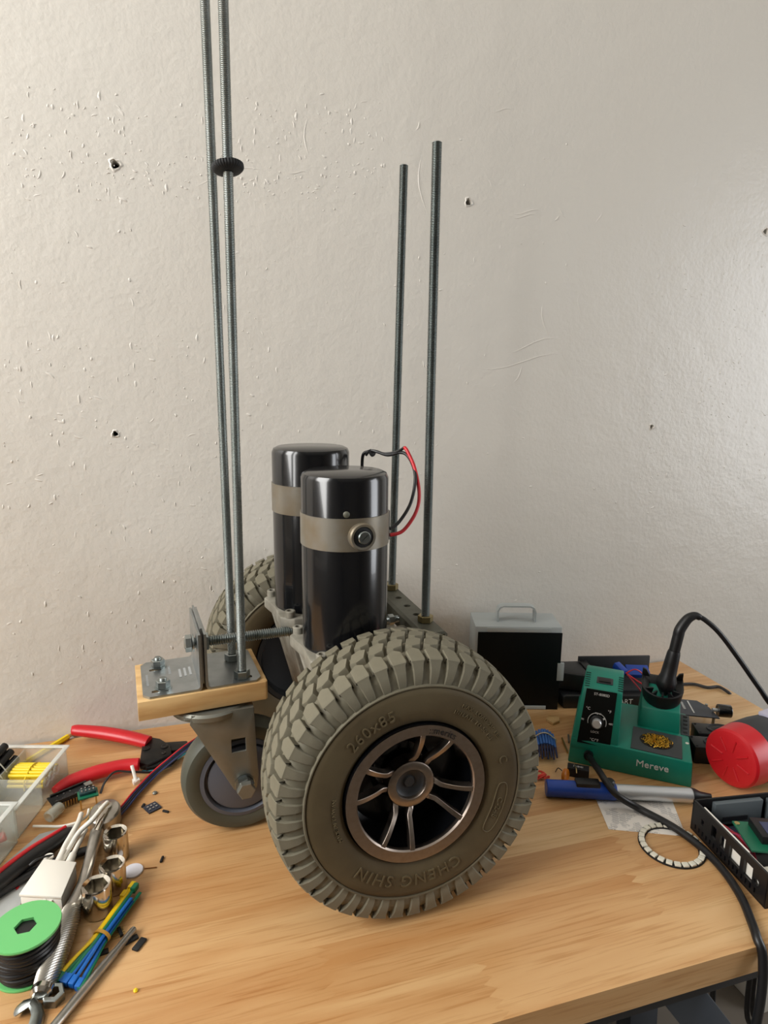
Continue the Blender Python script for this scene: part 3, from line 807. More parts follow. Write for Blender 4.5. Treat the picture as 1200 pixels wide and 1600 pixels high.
MB().lathe([(.0450, .0100), (.0450, .0142), (.0408, .0150), (.0340, .0146), (.0001, .0150)], KM @ axis_frame((0, 0, .0635), (0, 1, 0)), 64, caps=False).build('wheel_disc', m_caster_hub, cwo)
ax = axis_frame((0, 0, .0635), (0, -1, 0))
MB().lathe([(.0060, -.034), (.0060, .034)], KM @ ax, 20).build('axle_bolt', m_zinc, robot)
MB().lathe([(.0105, .0245), (.0105, .0262)], KM @ ax, 28).build('washer', m_zinc, robot)
MB().hexnut(KM @ V((0, -.0262, .0635)), KM.to_3x3() @ V((0, -1, 0)), .0170, .0075, a0=.3).build('nut', m_zinc, robot, smooth=25)
MB().hexnut(KM @ V((0, -.0337, .0635)), KM.to_3x3() @ V((0, -1, 0)), .0165, .0065, a0=.0).build('bolt_head', m_fork, robot, smooth=25)

# ------------------------------------------------------------------ right side of the bench
def xy(p): return (p.x, p.y)
def flat_poly(pix, z0, z1, b=None):
    """slab standing on height z0 whose top outline shows at those pixels"""
    b = b or MB(); return b.prism([xy(P(px, py, z1)) for px, py in pix], z0, z1)

# grey instrument box with a black front and a carrying handle
BXW, BXD, BXH = .128, .060, .130
BX = frame((.393, .8085, 0), -17.5)
box = thing('instrument_box', 'light grey box with black front panel and carrying handle by the wall', 'box', BX @ V((BXW / 2, BXD / 2, 0)))
b = MB().box((BXW / 2, BXD / 2 + .001, BXH / 2), (BXW, BXD, BXH), BX); b.build('case', m_lightgrey, box, bevel=.0015)
m_panel = mat('black_acrylic', srgb(4, 8, 8), 0.45, spec=0.2)
MB().box((BXW / 2 + .002, -.0012, BXH / 2 - .004), (BXW - .004, .0022, BXH - .008), BX).build('front_panel', m_panel, box, bevel=.0004)
MB().box((BXW * .50, -.0026, BXH - .0035), (BXW * .74, .0012, .0070), BX).build('panel_clip', m_lightgrey, box, bevel=.0003)
MB().box((BXW * .66, -.0026, .0035), (BXW * .40, .0012, .0055), BX).build('panel_clip', m_lightgrey, box, bevel=.0003)
MB().box((BXW + .0006, -.0010, BXH * .47), (.0100, .0035, .0280), BX).build('latch', m_lightgrey, box, bevel=.0005)
hp = [(.036, 0), (.036, .016), (.0385, .0215), (.044, .024), (.084, .024), (.0895, .0215), (.092, .016), (.092, 0)]
b = MB(); vs = []
for i, (x, z) in enumerate(hp):
    a = V((hp[max(i - 1, 0)][0], hp[max(i - 1, 0)][1], 0)); c = V((hp[min(i + 1, 7)][0], hp[min(i + 1, 7)][1], 0)); t = (c - a).normalized(); nn = V((-t.y, t.x, 0)) * .0012
    for (s, y) in ((1, .020), (1, .034), (-1, .034), (-1, .020)): vs.append((x + s * nn.x, y, BXH + max(z + s * nn.y, 0)))
fs = [(0, 1, 2, 3), (31, 30, 29, 28)]
for i in range(7):
    for j in range(4): fs.append((i * 4 + j, i * 4 + (j + 1) % 4, i * 4 + 4 + (j + 1) % 4, i * 4 + 4 + j))
b.add(vs, fs, BX).build('handle', m_lightgrey, box, smooth=35)

# soldering station
SO = V((.4535, .6456, 0)); SM = frame(SO, -38.5)
st = thing('soldering_station', 'green soldering station with a black control panel and knob', 'soldering station', SM @ V((.072, .065, 0)))
b = MB(); W, D, Hh = .146, .128, .035
b.hull8([(0, 0, 0), (W, 0, 0), (W, D, 0), (0, D, 0)], [(.002, .001, Hh), (W - .002, -.003, Hh), (W - .002, D - .004, Hh), (.002, D - .004, Hh)], SM)
b.build('base', m_green, st, bevel=.002)
# control tower: sloping face
sec = [(0.0, .020), (0.0, .0275), (.0185, .0990), (.0560, .1080), (.0760, .1050), (.0820, .0980), (.0820, .020)]
def tower_u(z): k = max(0, (z - .0275) / .08); return (.001 + .0110 * k, .0590 + .0045 * k * 0)
b = MB(); vs = []
for side in (0, 1):
    for v_, z in sec: vs.append((tower_u(z)[side], v_, z))
n = len(sec); fs = [tuple(range(n)), tuple(range(2 * n - 1, n - 1, -1))]
for i in range(n): j = (i + 1) % n; fs.append((i, j, n + j, n + i))
b.add(vs, fs, SM).build('control_tower', m_green, st, bevel=.0022)
# panel plane on the sloping face
pz = (V((0, .0185, .0990)) - V((0, 0, .0275))); pl = pz.length; ez = pz.normalized(); ex = V((1, 0, 0)); en = ex.cross(ez)
PM = SM @ Matrix(((ex.x, ez.x, en.x, 0), (ex.y, ez.y, en.y, 0.0), (ex.z, ez.z, en.z, .0275), (0, 0, 0, 1)))   # local x across, y up the slope, z out
b = MB().prism([(.0095, .003), (.0495, .003), (.0525, pl - .001), (.0155, pl - .001)], -.0004, .0008, PM); b.build('control_panel', m_panel, st)
lab = lambda t, s, x, y: lettering(t, s, PM @ Matrix.Translation((x, y, .0009)), m_white_print, st, depth=.00008)
lab('ST-8080D', .0046, .0345, pl - .0065); lab('°C', .0050, .0195, pl - .026); lab('°F', .0050, .0455, pl - .026)
lab('TEMP', .0032, .0320, .0430); lab('LOCK', .0038, .0300, .0195); lab('°C/°F', .0048, .0300, .0095); lab('90', .0034, .0138, .0330); lab('480', .0034, .0480, .0330)
kc = PM @ V((.0315, .0325, 0)); kn = (PM.to_3x3() @ V((0, 0, 1)))
MB().lathe([(.0085, .0008), (.0085, .0030), (.0070, .0036)], axis_frame(kc, kn), 32).build('dial_base', m_black, st)
MB().lathe([(.0058, .0030), (.0058, .0120), (.0050, .0130), (.0001, .0130)], axis_frame(kc, kn), 32).build('knob', m_silver, st)
arc = [PM @ V((.0315 + .0112 * math.cos(math.radians(a)), .0325 + .0112 * math.sin(math.radians(a)), .0009)) for a in range(-20, 201, 12)]
MB().tube(arc, .0004, 5, smooth=False).build('dial_arc', m_white_print, st)
MB().box((.0395, .0380, .0010), (.0036, .0022, .0006), PM @ Matrix.Translation((.0395, .038, 0)) @ Matrix.Rotation(.6, 4, 'Z') @ Matrix.Translation((-.0395, -.038, 0))).build('dial_mark', m_white_print, st)
# top switch and vents
TMx = SM @ Matrix.Translation((0, .0185, .0990)) @ Matrix.Rotation(math.atan2(.009, .0375), 4, 'X')
MB().box((.0365, .0180, .0004), (.0200, .0125, .0014), TMx).build('switch_frame', m_dark, st, bevel=.0004)
MB().box((.0365, .0180, .0014), (.0150, .0085, .0026), TMx @ Matrix.Translation((0, 0, 0))).build('power_switch', m_black, st, bevel=.0004)
m_vent_shade = mat('vent_slot_shade', srgb(5, 52, 44), 0.6)  # darkened green: the shade inside the slots is put into the colour
for k in range(7):
    for u0 in (.0155, .0560): MB().box((u0, .0035 + .0045 * k, .0001), (.0058, .0016, .0008), TMx).build('vent_slot_shade', m_vent_shade, st)
# iron rest block
b = MB(); b.hull8([(.0810, .0640, Hh - .002), (.1325, .0620, Hh - .002), (.1340, .122, Hh - .002), (.0820, .122, Hh - .002)],
                  [(.0845, .0715, .0600), (.1315, .0705, .0600), (.1330, .122, .0800), (.0860, .122, .0800)], SM)
b.build('rest_block', m_green, st, bevel=.0015)
# black funnel, D shaped, with the flat back standing up in two horns
FM_ = SM @ Matrix.Translation((.1090, .0960, .0660)) @ Matrix.Rotation(math.radians(9), 4, 'X')
def dring(r, z, back):
    pts = []
    for i in range(15):
        a = PI + PI * i / 14; pts.append((r * math.cos(a), r * 1.02 * math.sin(a), z))
    pts += [(r, back, z), (0, back, z), (-r, back, z)]
    return pts
rings = [dring(.0225, -.012, .026), dring(.0262, .017, .0270), dring(.0238, .017, .0240), dring(.0170, .012, .019), dring(.0140, -.004, .015)]
vs = [p for r in rings for p in r]; k = 18; fs = []
for q in range(4):
    for i in range(k): j = (i + 1) % k; fs.append((q * k + i, q * k + j, (q + 1) * k + j, (q + 1) * k + i))
fs += [tuple(range(k))[::-1], tuple(range(4 * k, 5 * k))]
b = MB(); b.add(vs, fs, FM_); b.build('iron_holder', m_black, st, smooth=35)
for s in (-1, 1):
    b = MB(); b.hull8([(s * .0125, .0225, .010), (s * .0258, .0225, .010), (s * .0258, .0268, .010), (s * .0125, .0265, .010)],
                      [(s * .0205, .0225, .0250), (s * .0258, .0225, .0270), (s * .0258, .0268, .0270), (s * .0205, .0265, .0250)], FM_)
    b.build('holder_horn', m_black, st, bevel=.0006)
for a in (200, 235, 270, 305, 340):
    c = V((math.cos(math.radians(a)), math.sin(math.radians(a)), 0))
    MB().hull8([c * .0150 + V((-c.y, c.x, 0)) * .0010 + V((0, 0, .004)), c * .0150 - V((-c.y, c.x, 0)) * .0010 + V((0, 0, .004)), c * .0220 - V((-c.y, c.x, 0)) * .0010 + V((0, 0, .004)), c * .0220 + V((-c.y, c.x, 0)) * .0010 + V((0, 0, .004))],
               [c * .0120 + V((-c.y, c.x, 0)) * .0010 + V((0, 0, .0165)), c * .0120 - V((-c.y, c.x, 0)) * .0010 + V((0, 0, .0165)), c * .0220 - V((-c.y, c.x, 0)) * .0010 + V((0, 0, .0165)), c * .0220 + V((-c.y, c.x, 0)) * .0010 + V((0, 0, .0165))], FM_).build('holder_web', m_black, st)
# tip cleaner tray and tip rack let into the base
m_tray = mat('grey_rubber_tray', srgb(62, 66, 68), 0.6)
loc = lambda u, v_, z: SM @ V((u, v_, z))
MB().prism([(.0735, .0030), (.1325, .0000), (.1350, .0550), (.0765, .0590)], Hh - .001, Hh + .0012, SM).build('cleaner_tray', m_tray, st, bevel=.0004)
m_hole_shade = mat('tray_hole_shade', srgb(26, 22, 12), 0.7)  # near-black disc colour stands in for the shade inside the opening
MB().lathe([(.0200, 0), (.0200, .0004)], SM @ Matrix.Translation((.1040, .0300, Hh + .0012)) @ Matrix.Diagonal((1, .92, 1, 1)), 40).build('cleaner_opening_shade', m_hole_shade, st)
m_wool = mat('brass_wool', srgb(226, 180, 70), 0.28, 1.0)
rw_ = random.Random(3); b = MB()
for _ in range(170):
    a = rw_.uniform(0, 2 * PI); r = .0165 * math.sqrt(rw_.random()); c = V((.104 + r * math.cos(a), .030 + .9 * r * math.sin(a), Hh + .0016))
    th = rw_.uniform(0, 2 * PI); rad = rw_.uniform(.0014, .0030)
    b.tube([SM @ (c + V((rad * math.cos(th + q), rad * math.sin(th + q), .0022 * math.sin(q * .8)))) for q in (0, .9, 1.8, 2.7, 3.6)], .00032, 4, sub=2)
tag(b.build('brass_wool', m_wool, st), 'curled brass wool', kind='stuff')
MB().prism([(.1340, .0620), (.1445, .0610), (.1475, .1180), (.1370, .1190)], Hh - .001, Hh + .0008, SM).build('tip_rack', m_tray, st, bevel=.0003)
for k in range(5): MB().box((.1398 + .0006 * k, .0680 + .0110 * k, Hh + .0009), (.0052, .0042, .0005), SM).build('tip_slot_shade', m_black_matte, st)  # flat black pads paint the shade of the rack slots
MB().lathe([(.0022, 0), (.0022, .0006)], SM @ Matrix.Translation((.1405, .0420, Hh)), 16).build('white_dot', m_white, st)
# maker name on the front face
fn = SM @ Matrix.Translation((.1000, -.0020, .0195)) @ Matrix.Rotation(math.radians(90 + 2), 4, 'X')
lettering('Mereve', .0125, fn @ Matrix.Translation((0, 0, .0002)), m_white_print, st, depth=.0004)
# cord leaving the front of the station, over the pump and off the bench
cord = [loc(.0250, .004, .016), loc(.0250, -.004, .0165), P(935, 1203, .026), P(948, 1223, .026), P(966, 1244, .018), P(1000, 1264, .0048), P(1050, 1291, .0048), P(1093, 1322, .0042), P(1130, 1360, .0042),
        P(1158, 1402, .0042), P(1174, 1440, .0042), P(1183, 1466, .0042), P(1192, 1500, -.010), V((.4550, .3435, -.06)), V((.4420, .3420, -.20)), V((.46, .36, -.45))]
MB().tube(cord, .0040, 12).build('power_cord', m_black, st)
MB().lathe([(.0062, 0), (.0056, .010)], axis_frame(loc(.025, .004, .016), SM.to_3x3() @ V((0, -1, .05))), 20).build('cord_relief', m_black, st)

# soldering iron standing in the rest
i0 = V((.5985, .6500, .0720)); i1 = V((.6140, .6500, .1618)); idir = (i1 - i0).normalized()
iron = thing('soldering_iron', 'black soldering iron standing in the green station rest', 'soldering iron', i0)
MB().lathe([(.0040, 0), (.0080, .006), (.0125, .012), (.0128, .020), (.0100, .028), (.0092, .044), (.0084, .058), (.0076, .062)], axis_frame(i0, idir), 32).build('collar', m_black, iron)
MB().lathe([(.0070, .058), (.0070, .088), (.0066, .092)], axis_frame(i0, idir), 32).build('handle', m_black, iron)
top = i0 + idir * .089
MB().tube([top - idir * .006, top + idir * .002, PY(1068, 975, .65), PY(1076, 966, .649), PY(1086, 962, .647), PY(1094, 965, .644)], [.0070, .0070, .0068, .0062, .0052, .0042], 14).build('strain_relief', m_black, iron)
MB().tube([PY(1088, 962, .6465), PY(1102, 969, .64), PY(1125, 990, .63), PY(1155, 1030, .62), PY(1185, 1073, .61), PY(1215, 1112, .60), P(1290, 1170, .012), P(1340, 1190, .0040), P(1400, 1180, .0036)], .0034, 12).build('cord', m_black, iron)

# blue and silver desoldering pump in front of the station
a = P(853, 1231, .0105); e = P(1084, 1243, .0105); d = (e - a).normalized(); ln = (e - a).length
a.z = e.z = .0105; d = (e - a).normalized()
pump = thing('desoldering_pump', 'blue and silver desoldering pump lying before the green station', 'desoldering pump', V((a.x, a.y, 0)))
AM = axis_frame(a, d)
b = MB().lathe([(.0088, 0), (.0098, .001), (.0098, ln * .47), (.0088, ln * .475)], AM, 32)
pb = b.build('blue_barrel', m_blue, pump)
MB().lathe([(.0084, 0), (.0084, ln * .50), (.0080, ln * .515)], AM @ Matrix.Translation((0, 0, ln * .47)), 32).build('silver_tube', m_silver, pump)
MB().lathe([(.0086, 0), (.0080, .004), (.0050, .010), (.0030, .022)], AM @ Matrix.Translation((0, 0, ln * .985)), 24).build('nozzle', m_black, pump)
c = a + d * (ln * .28) + V((0, 0, .0085)); MB().box((0, 0, 0), (.028, .013, .007), frame(c, math.degrees(math.atan2(d.y, d.x)))).build('trigger_housing', m_black, pump, bevel=.0012)
c = a + d * (ln * .43) + V((0, 0, .0085)); MB().lathe([(.0058, 0), (.0058, .005), (.0044, .0064), (.0001, .0064)], Matrix.Translation(c), 24).build('release_button', m_black, pump)

# printed leaflet under the pump
m_leaf = bpy.data.materials.new('printed_paper'); m_leaf.use_nodes = True
nt = m_leaf.node_tree; nn_ = nt.nodes; LL = nt.links; bs = nn_['Principled BSDF']; bs.inputs['Roughness'].default_value = .7
tc = nn_.new('ShaderNodeTexCoord'); mp = nn_.new('ShaderNodeMapping'); mp.inputs['Rotation'].default_value = (0, 0, .55); mp.inputs['Scale'].default_value = (1, 1, 1)
LL.new(tc.outputs['Object'], mp.inputs['Vector'])
bt = nn_.new('ShaderNodeTexBrick'); bt.inputs['Scale'].default_value = 120; bt.inputs['Color1'].default_value = (.12, .12, .13, 1); bt.inputs['Color2'].default_value = (.35, .35, .36, 1)
bt.inputs['Mortar'].default_value = srgb(240, 234, 226); bt.inputs['Mortar Size'].default_value = .075; bt.inputs['Brick Width'].default_value = 1.9; bt.inputs['Row Height'].default_value = .21; bt.inputs['Mortar Smooth'].default_value = 0.2
LL.new(mp.outputs[0], bt.inputs['Vector'])
nz = nn_.new('ShaderNodeTexNoise'); nz.inputs['Scale'].default_value = 55; LL.new(mp.outputs[0], nz.inputs['Vector'])
rmp = nn_.new('ShaderNodeValToRGB'); rmp.color_ramp.elements[0].position = .47; rmp.color_ramp.elements[1].position = .50
LL.new(nz.outputs[0], rmp.inputs[0])
mxp = nn_.new('ShaderNodeMix'); mxp.data_type = 'RGBA'; mxp.inputs[7].default_value = srgb(240, 234, 226)
LL.new(rmp.outputs[0], mxp.inputs[0]); LL.new(bt.outputs[0], mxp.inputs[6]); LL.new(mxp.outputs[2], bs.inputs['Base Color'])
b = MB().prism([xy(P(929, 1244)), xy(P(951, 1296)), xy(P(1072, 1307)), xy(P(1047, 1243))], .0, .0004)
tag(b.build('leaflet', m_leaf, loc=P(1000, 1275)), 'small white leaflet with fine print under the desoldering pump', 'leaflet')

# LED ring
lc = P(1049, 1322); lr = .0330
ring = thing('led_ring', 'round LED ring board lying beside the black enclosure', 'LED ring', lc)
MB().lathe([(.0335, .0), (.0335, .0016), (.0262, .0016), (.0262, 0)], Matrix.Translation(lc), 72, closed=True).build('ring_board', m_black_matte, ring)
m_led = mat('white_led', srgb(226, 222, 206), 0.4)
for k in range(24):
    a = 2 * PI * k / 24; M = Matrix.Translation(lc) @ Matrix.Rotation(a, 4, 'Z')
    MB().box((.0298, 0, .0026), (.0058, .0060, .0020), M).build('led', m_led, ring, bevel=.0003, seg=1)

# open black enclosure with display
EM = frame((.5135, .4970, 0), -8.0)       # local x to the right along the back, y towards the wall; the box lies on -y
EW, ED, EH = .150, .113, .0355
enc = thing('electronics_enclosure', 'open black metal enclosure with circuit boards and a small display', 'enclosure', EM @ V((EW / 2, -ED / 2, 0)))
MB().box((EW / 2, -ED / 2, .0012), (EW, ED, .0024), EM).build('floor_plate', m_black, enc, bevel=.0004)
cut = MB()
for (yc, zc, w_, h_) in ((-.018, .020, .004, .006), (-.036, .022, .0075, .013), (-.050, .021, .008, .013), (-.068, .019, .016, .014), (-.087, .019, .012, .016)):
    cut.box((0, yc, zc), (.02, w_, h_), EM)
cut.cyl(EM @ V((-.01, -.0990, .017)), EM @ V((.01, -.0990, .017)), .0034, n=16)
for k in range(16): cut.box((0, -.008 - .0060 * k, .0070), (.02, .0022, .0060), EM)
MB().box((.0011, -ED / 2, EH / 2), (.0022, ED, EH), EM).build('side_wall', m_black, enc, cut=cut)
MB().box((EW / 2, -.0011, EH / 2), (EW, .0022, EH), EM).build('back_wall', m_black, enc, bevel=.0004)
MB().box((EW / 2, -ED + .0011, EH / 2), (EW, .0022, EH), EM).build('front_wall', m_black, enc, bevel=.0004)
MB().box((EW - .0011, -ED / 2, EH / 2), (.0022, ED, EH), EM).build('side_wall', m_black, enc, bevel=.0004)
m_greybox = mat('grey_module', srgb(88, 96, 100), 0.5)
MB().box((.050, -.0060, .0200), (.058, .0060, .0260), EM).build('module_plate', m_greybox, enc, bevel=.0006)
MB().box((.046, -.0094, .0140), (.030, .0016, .0050), EM).build('pin_socket', m_black, enc)
MB().box((.115, -.0060, .0190), (.056, .0060, .0240), EM).build('module_plate', m_greybox, enc, bevel=.0006)
MB().box((.070, -.030, .0060), (.100, .034, .0030), EM).build('main_board', m_pcb_dark, enc)
lcd = EM @ Matrix.Translation((.0640, -.0670, .0310)) @ Matrix.Rotation(math.radians(-14), 4, 'Z')
lb = MB().box((0, 0, 0), (.098, .044, .0018), lcd).build('display_board', m_pcb, enc)
MB().box((.004, .003, .0052), (.078, .030, .0085), lcd).build('display_bezel', m_black, lb, bevel=.0006)
m_lcd = mat('lcd_glass', srgb(52, 58, 92), 0.15)
MB().box((.004, .002, .0096), (.064, .018, .0006), lcd).build('display_glass', m_lcd, lb)
MB().lathe([(.0026, -.0002), (.0026, .0014), (.0014, .0014)], lcd @ Matrix.Translation((-.0455, .0185, 0)), 18).build('mounting_eye', m_pin, lb)
for k in range(5):
    p = [(.006 + .001 * k, -.012, .010 + .002 * k), (.012, -.030 - .003 * k, .026), (.018 + .002 * k, -.055, .024), (.016, -.085, .012)]
    MB().tube([EM @ V(q) for q in p], .0010, 6).build('wire', [m_red_wire, mat('pink_wire', srgb(196, 70, 110), .5), mat('mauve_wire', srgb(130, 50, 80), .5)][k % 3], enc)
MB().box((.0035, -.048, EH - .0004), (.0016, .068, .0010), EM).build('foam_edge', m_white, enc)
MB().box((.0075, -.072, .0190), (.006, .050, .018), EM).build('white_insulation', m_white, enc)
MB().box((.042, -.098, .0130), (.066, .020, .0200), EM).build('white_module', m_white, enc, bevel=.001)
MB().box((.040, -.104, .0240), (.030, .008, .0026), EM).build('pink_tape', mat('magenta_tape', srgb(176, 24, 84), .5), enc)

# red capped black lantern
lcn = P(1140, 1186, .0375); ld = V((.985, .17, 0)).normalized(); lcn.z = .0375
lan = thing('lantern', 'black lantern with a ribbed red cap lying on its side', 'lantern', V((lcn.x, lcn.y, 0)) + ld * .06)
LM = axis_frame(lcn, ld)
rc = MB().lathe([(.0001, .0010), (.0290, 0), (.0330, .0012), (.0352, .0040), (.0372, .028), (.0372, .030)], LM, 48).build('red_cap', m_red, lan, smooth=30)
for k in range(8):
    a = 2 * PI * k / 8 + .2
    MB().tube([LM @ V((.010 * math.cos(a), .010 * math.sin(a), .0004)), LM @ V((.026 * math.cos(a), .026 * math.sin(a), -.0002))], .0011, 8, smooth=False).build('cap_rib', m_red, rc)
MB().lathe([(.0360, .028), (.0375, .032), (.0375, .060), (.0345, .095), (.0320, .130), (.0375, .150), (.0375, .170)], LM, 48).build('lantern_body', m_dark, lan)
m_window = mat('lamp_lens', srgb(190, 186, 205), 0.1)
MB().box((0, .0365, .085), (.030, .0050, .030), LM).build('lens', m_window, lan, bevel=.001)

# two small oval speakers between station and lantern
for k, (px, py, lab_) in enumerate(((1117, 1160, 'small black oval speaker nearer the red lantern cap'), (1121, 1139, 'small black oval speaker behind its twin, under the hinge plate'))):
    c = P(px, py, .024); SPM = frame((c.x, c.y, 0), -24)
    s = thing('speaker', lab_, 'speaker', (c.x, c.y, 0), 'pair of small speakers')
    MB().box((0, 0, .0120), (.058, .0285, .0236), SPM).build('housing', m_black, s, bevel=.0012)
    el = SPM @ Matrix.Translation((.004, 0, .0240)) @ Matrix.Diagonal((1.55, 1, 1, 1))
    MB().lathe([(.0118, 0), (.0118, .0014), (.0106, .0018), (.0096, .0004), (.0001, .0004)], el, 36).build('surround', m_dark, s)
    MB().lathe([(.0090, .0002), (.0060, .0012), (.0030, .0024), (.0001, .0028)], el, 36).build('cone', m_black, s)
    for q in (-1, 1): MB().lathe([(.0016, 0), (.0016, .0008)], SPM @ Matrix.Translation((-.0255, q * .0105, .0236)), 10).build('screw', m_black_matte, s)

# dark board with a black knob beyond the station
hb = P(1082, 1106, .020); HM = frame((hb.x, hb.y, 0), -28)
hg = thing('joystick_board', 'dark board with white print and a black knob behind the speakers', 'circuit board', (hb.x, hb.y, 0))
for sx in (-1, 1):
    for sy in (-1, 1): MB().cyl(HM @ V((sx * .024, sy * .018, 0)), HM @ V((sx * .024, sy * .018, .019)), .0022, n=10).build('standoff', m_zinc, hg)
MB().prism([(-.030, -.024), (.030, -.024), (.024, .006), (.012, .024), (-.030, .024)], .0188, .0204, HM).build('board_plate', mat('slate_board', srgb(66, 70, 78), .5), hg)
MB().box((-.002, .002, .0206), (.0020, .036, .0004), HM).build('printed_line', m_white_print, hg)
worn_print(HM @ Matrix.Translation((-.012, .004, .0206)) @ Matrix.Rotation(PI / 2, 4, 'Z'), .022, .0045, m_white_print, hg, 4)
MB().lathe([(.0028, 0), (.0028, .008)], HM @ axis_frame((.024, -.008, .0240), (1, 0, 0)), 16).build('shaft', m_silver, hg)
MB().lathe([(.0085, .007), (.0090, .008), (.0090, .0240), (.0082, .025)], HM @ axis_frame((.024, -.008, .0240), (1, 0, 0)), 28).build('knob', m_black_gloss, hg)
MB().tube([P(1066, 1069, .003), P(1085, 1069, .003), P(1105, 1074, .003), P(1122, 1073, .003), P(1134, 1079, .003), P(1142, 1086, -.004), P(1150, 1100, -.05)], .0024, 10).build('thin_cord', m_dark, loc=P(1100, 1073))
tag(bpy.data.objects['thin_cord'], 'thin dark cord running off the far right corner of the bench', 'cord')

# black charger tray behind the station
cb_ = P(905, 1082, .018); CMt = frame((cb_.x - .004, cb_.y + .022, 0), -14)
cr = thing('charger_cradle', 'black plastic cradle with blue plugs behind the green station', 'cradle', CMt @ V((.05, 0, 0)))
b = MB().prism([(-.020, -.036), (.125, -.040), (.135, -.020), (.132, .022), (.008, .024), (-.014, .012), (-.024, -.006)], .0, .022, CMt, inset=.002, ch=.003); b.build('lower_shell', m_black, cr, bevel=.002)
b = MB().prism([(-.030, -.016), (.020, -.034), (.020, .020), (-.016, .020), (-.031, .004)], .024, .052, CMt, inset=.002, ch=.003); b.build('side_pod', m_black, cr, bevel=.002)
MB().box((.078, .022, .040), (.116, .004, .036), CMt).build('back_panel', m_dark, cr, bevel=.0008)
MB().box((.075, -.004, .0235), (.105, .048, .004), CMt).build('tray', m_dark, cr, bevel=.001)
MB().box((.026, .004, .038), (.012, .030, .030), CMt).build('slot_wall', m_black, cr, bevel=.001)
MB().box((.095, -.0365, .0110), (.080, .0010, .016), CMt).build('face_plate', m_black_matte, cr)
lettering('ART', .0110, CMt @ Matrix.Translation((.075, -.0395, .0115)) @ Matrix.Rotation(PI / 2, 4, 'X'), m_white_print, cr)
MB().box((0, 0, 0), (.011, .020, .010), frame(P(969, 1045, .050), 10, 0, 20)).build('blue_plug', m_blue, cr, bevel=.001)
MB().box((0, 0, 0), (.034, .020, .008), frame(P(996, 1049, .046), -20, 0, 25)).build('blue_plug', m_blue, cr, bevel=.001)
for k, pp in enumerate(([(978, 1052, .05), (992, 1046, .058), (1004, 1053, .05), (1010, 1066, .04)], [(980, 1054, .05), (992, 1068, .046), (1003, 1082, .036), (1012, 1096, .028)], [(980, 1053, .05), (996, 1064, .048), (1012, 1074, .042)])):
    MB().tube([P(*q) for q in pp], .0011, 8).build('red_wire', m_red_wire if k != 1 else mat('dull_red_wire', srgb(150, 40, 50), .5), cr)
MB().tube([P(884, 1075, .003), P(876, 1074, .0025), P(860, 1075, .0025), P(845, 1078, .0025)], .0018, 8).build('cradle_cord', m_black, cr)

# bundle of blue jumper plugs beside the wheel
m_blue2 = mat('pale_blue_sleeve', srgb(52, 104, 178), .5); m_navy = mat('navy_sleeve', srgb(16, 26, 70), .5)
JM = frame(P(849, 1175, 0), -22)
for k in range(8):
    o = MB(); x = -.0125 + .0036 * k; zt = .016 + .010 * math.sin((k + 1) / 9 * PI)
    a = JM @ V((x, .012, zt)); e = JM @ V((x, -.012, zt * .75)); f = JM @ V((x * 1.02, -.026, .006 + .003 * (k % 2)))
    r = thing('jumper_plug', 'blue jumper plug in the banded bundle between wheel and station', 'jumper plug', JM @ V((x, 0, 0)), 'banded blue jumper plugs')
    MB().cyl(a, e, .0018, n=8).build('sleeve', m_blue2, r); MB().cyl(e, f, .0016, .0012, n=8).build('boot', m_navy, r)
    MB().cyl(JM @ V((x, .004, 0)), JM @ V((x, .004, zt)), .0016, n=8).build('lower_sleeve', m_navy, r)
pts = [JM @ V((-.016 + .031 * i / 8, -.0005, .0185 + .0100 * math.sin(i / 8 * PI))) for i in range(9)]
tag(MB().tube([JM @ V((-.016, 0, 0.001))] + pts + [JM @ V((.015, 0, .001))], .0008, 6).build('rubber_band', mat('pale_band', srgb(206, 200, 170), .5), loc=JM @ V((0, 0, 0))), 'pale rubber band round the blue jumper plugs', 'rubber band')
b = MB(); rr = random.Random(9); c = P(843, 1216, 0)
pts = [c + V((rr.uniform(-.010, .010), rr.uniform(-.008, .008), .002 + rr.uniform(0, .006))) for _ in range(12)]
tag(b.tube(pts, .0013, 6).build('red_wire_curl', mat('coral_wire', srgb(214, 66, 52), .5), loc=c), 'small tangle of red wire beside the wheel', 'wire')
c = P(880, 1210, .009); M = axis_frame(V((c.x, c.y, .0085)), (.55, -.8, .1))
pot = thing('trimmer_pot', 'small amber disc capacitor with wire legs by the blue pump', 'capacitor', (c.x, c.y, 0))
MB().lathe([(.0062, 0), (.0082, .0012), (.0082, .0045), (.0062, .0056)], M, 28).build('amber_disc', mat('amber_epoxy', srgb(196, 112, 14), .35), pot)
MB().tube([P(878, 1204, .012), P(872, 1200, .010), P(868, 1206, .001)], .0006, 6).build('wire_leg', m_black, pot)
c = P(903, 1207, .004); b = MB().box((0, 0, .006), (.026, .012, .012), frame((c.x, c.y, 0), -35)); 
mo = thing('relay_module', 'black relay block with white print squeezed beside the station', 'relay', (c.x, c.y, 0))
b.build('relay_body', m_black_matte, mo, bevel=.0008); worn_print(frame((c.x, c.y, .0121), -35), .012, .0034, m_white_print, mo, 5)
MB().tube([P(897, 1194, .014), P(900, 1200, .016), P(901, 1208, .013)], .0006, 6).build('bare_lead', m_pin, mo)
for k, (px, py, qx, qy) in enumerate(((878, 1153, 887, 1176), (888, 1148, 889, 1160))):
    tag(MB().tube([P(px, py, .003), P((px + qx) / 2, (py + qy) / 2, .002), P(qx, qy, .0015)], .0013, 8).build('header_pin', m_pin if k == 0 else m_fork, loc=P(px, py)), ['long bare brass pin leaning by the station corner', 'short dull pin touching the station corner'][k], 'pin')
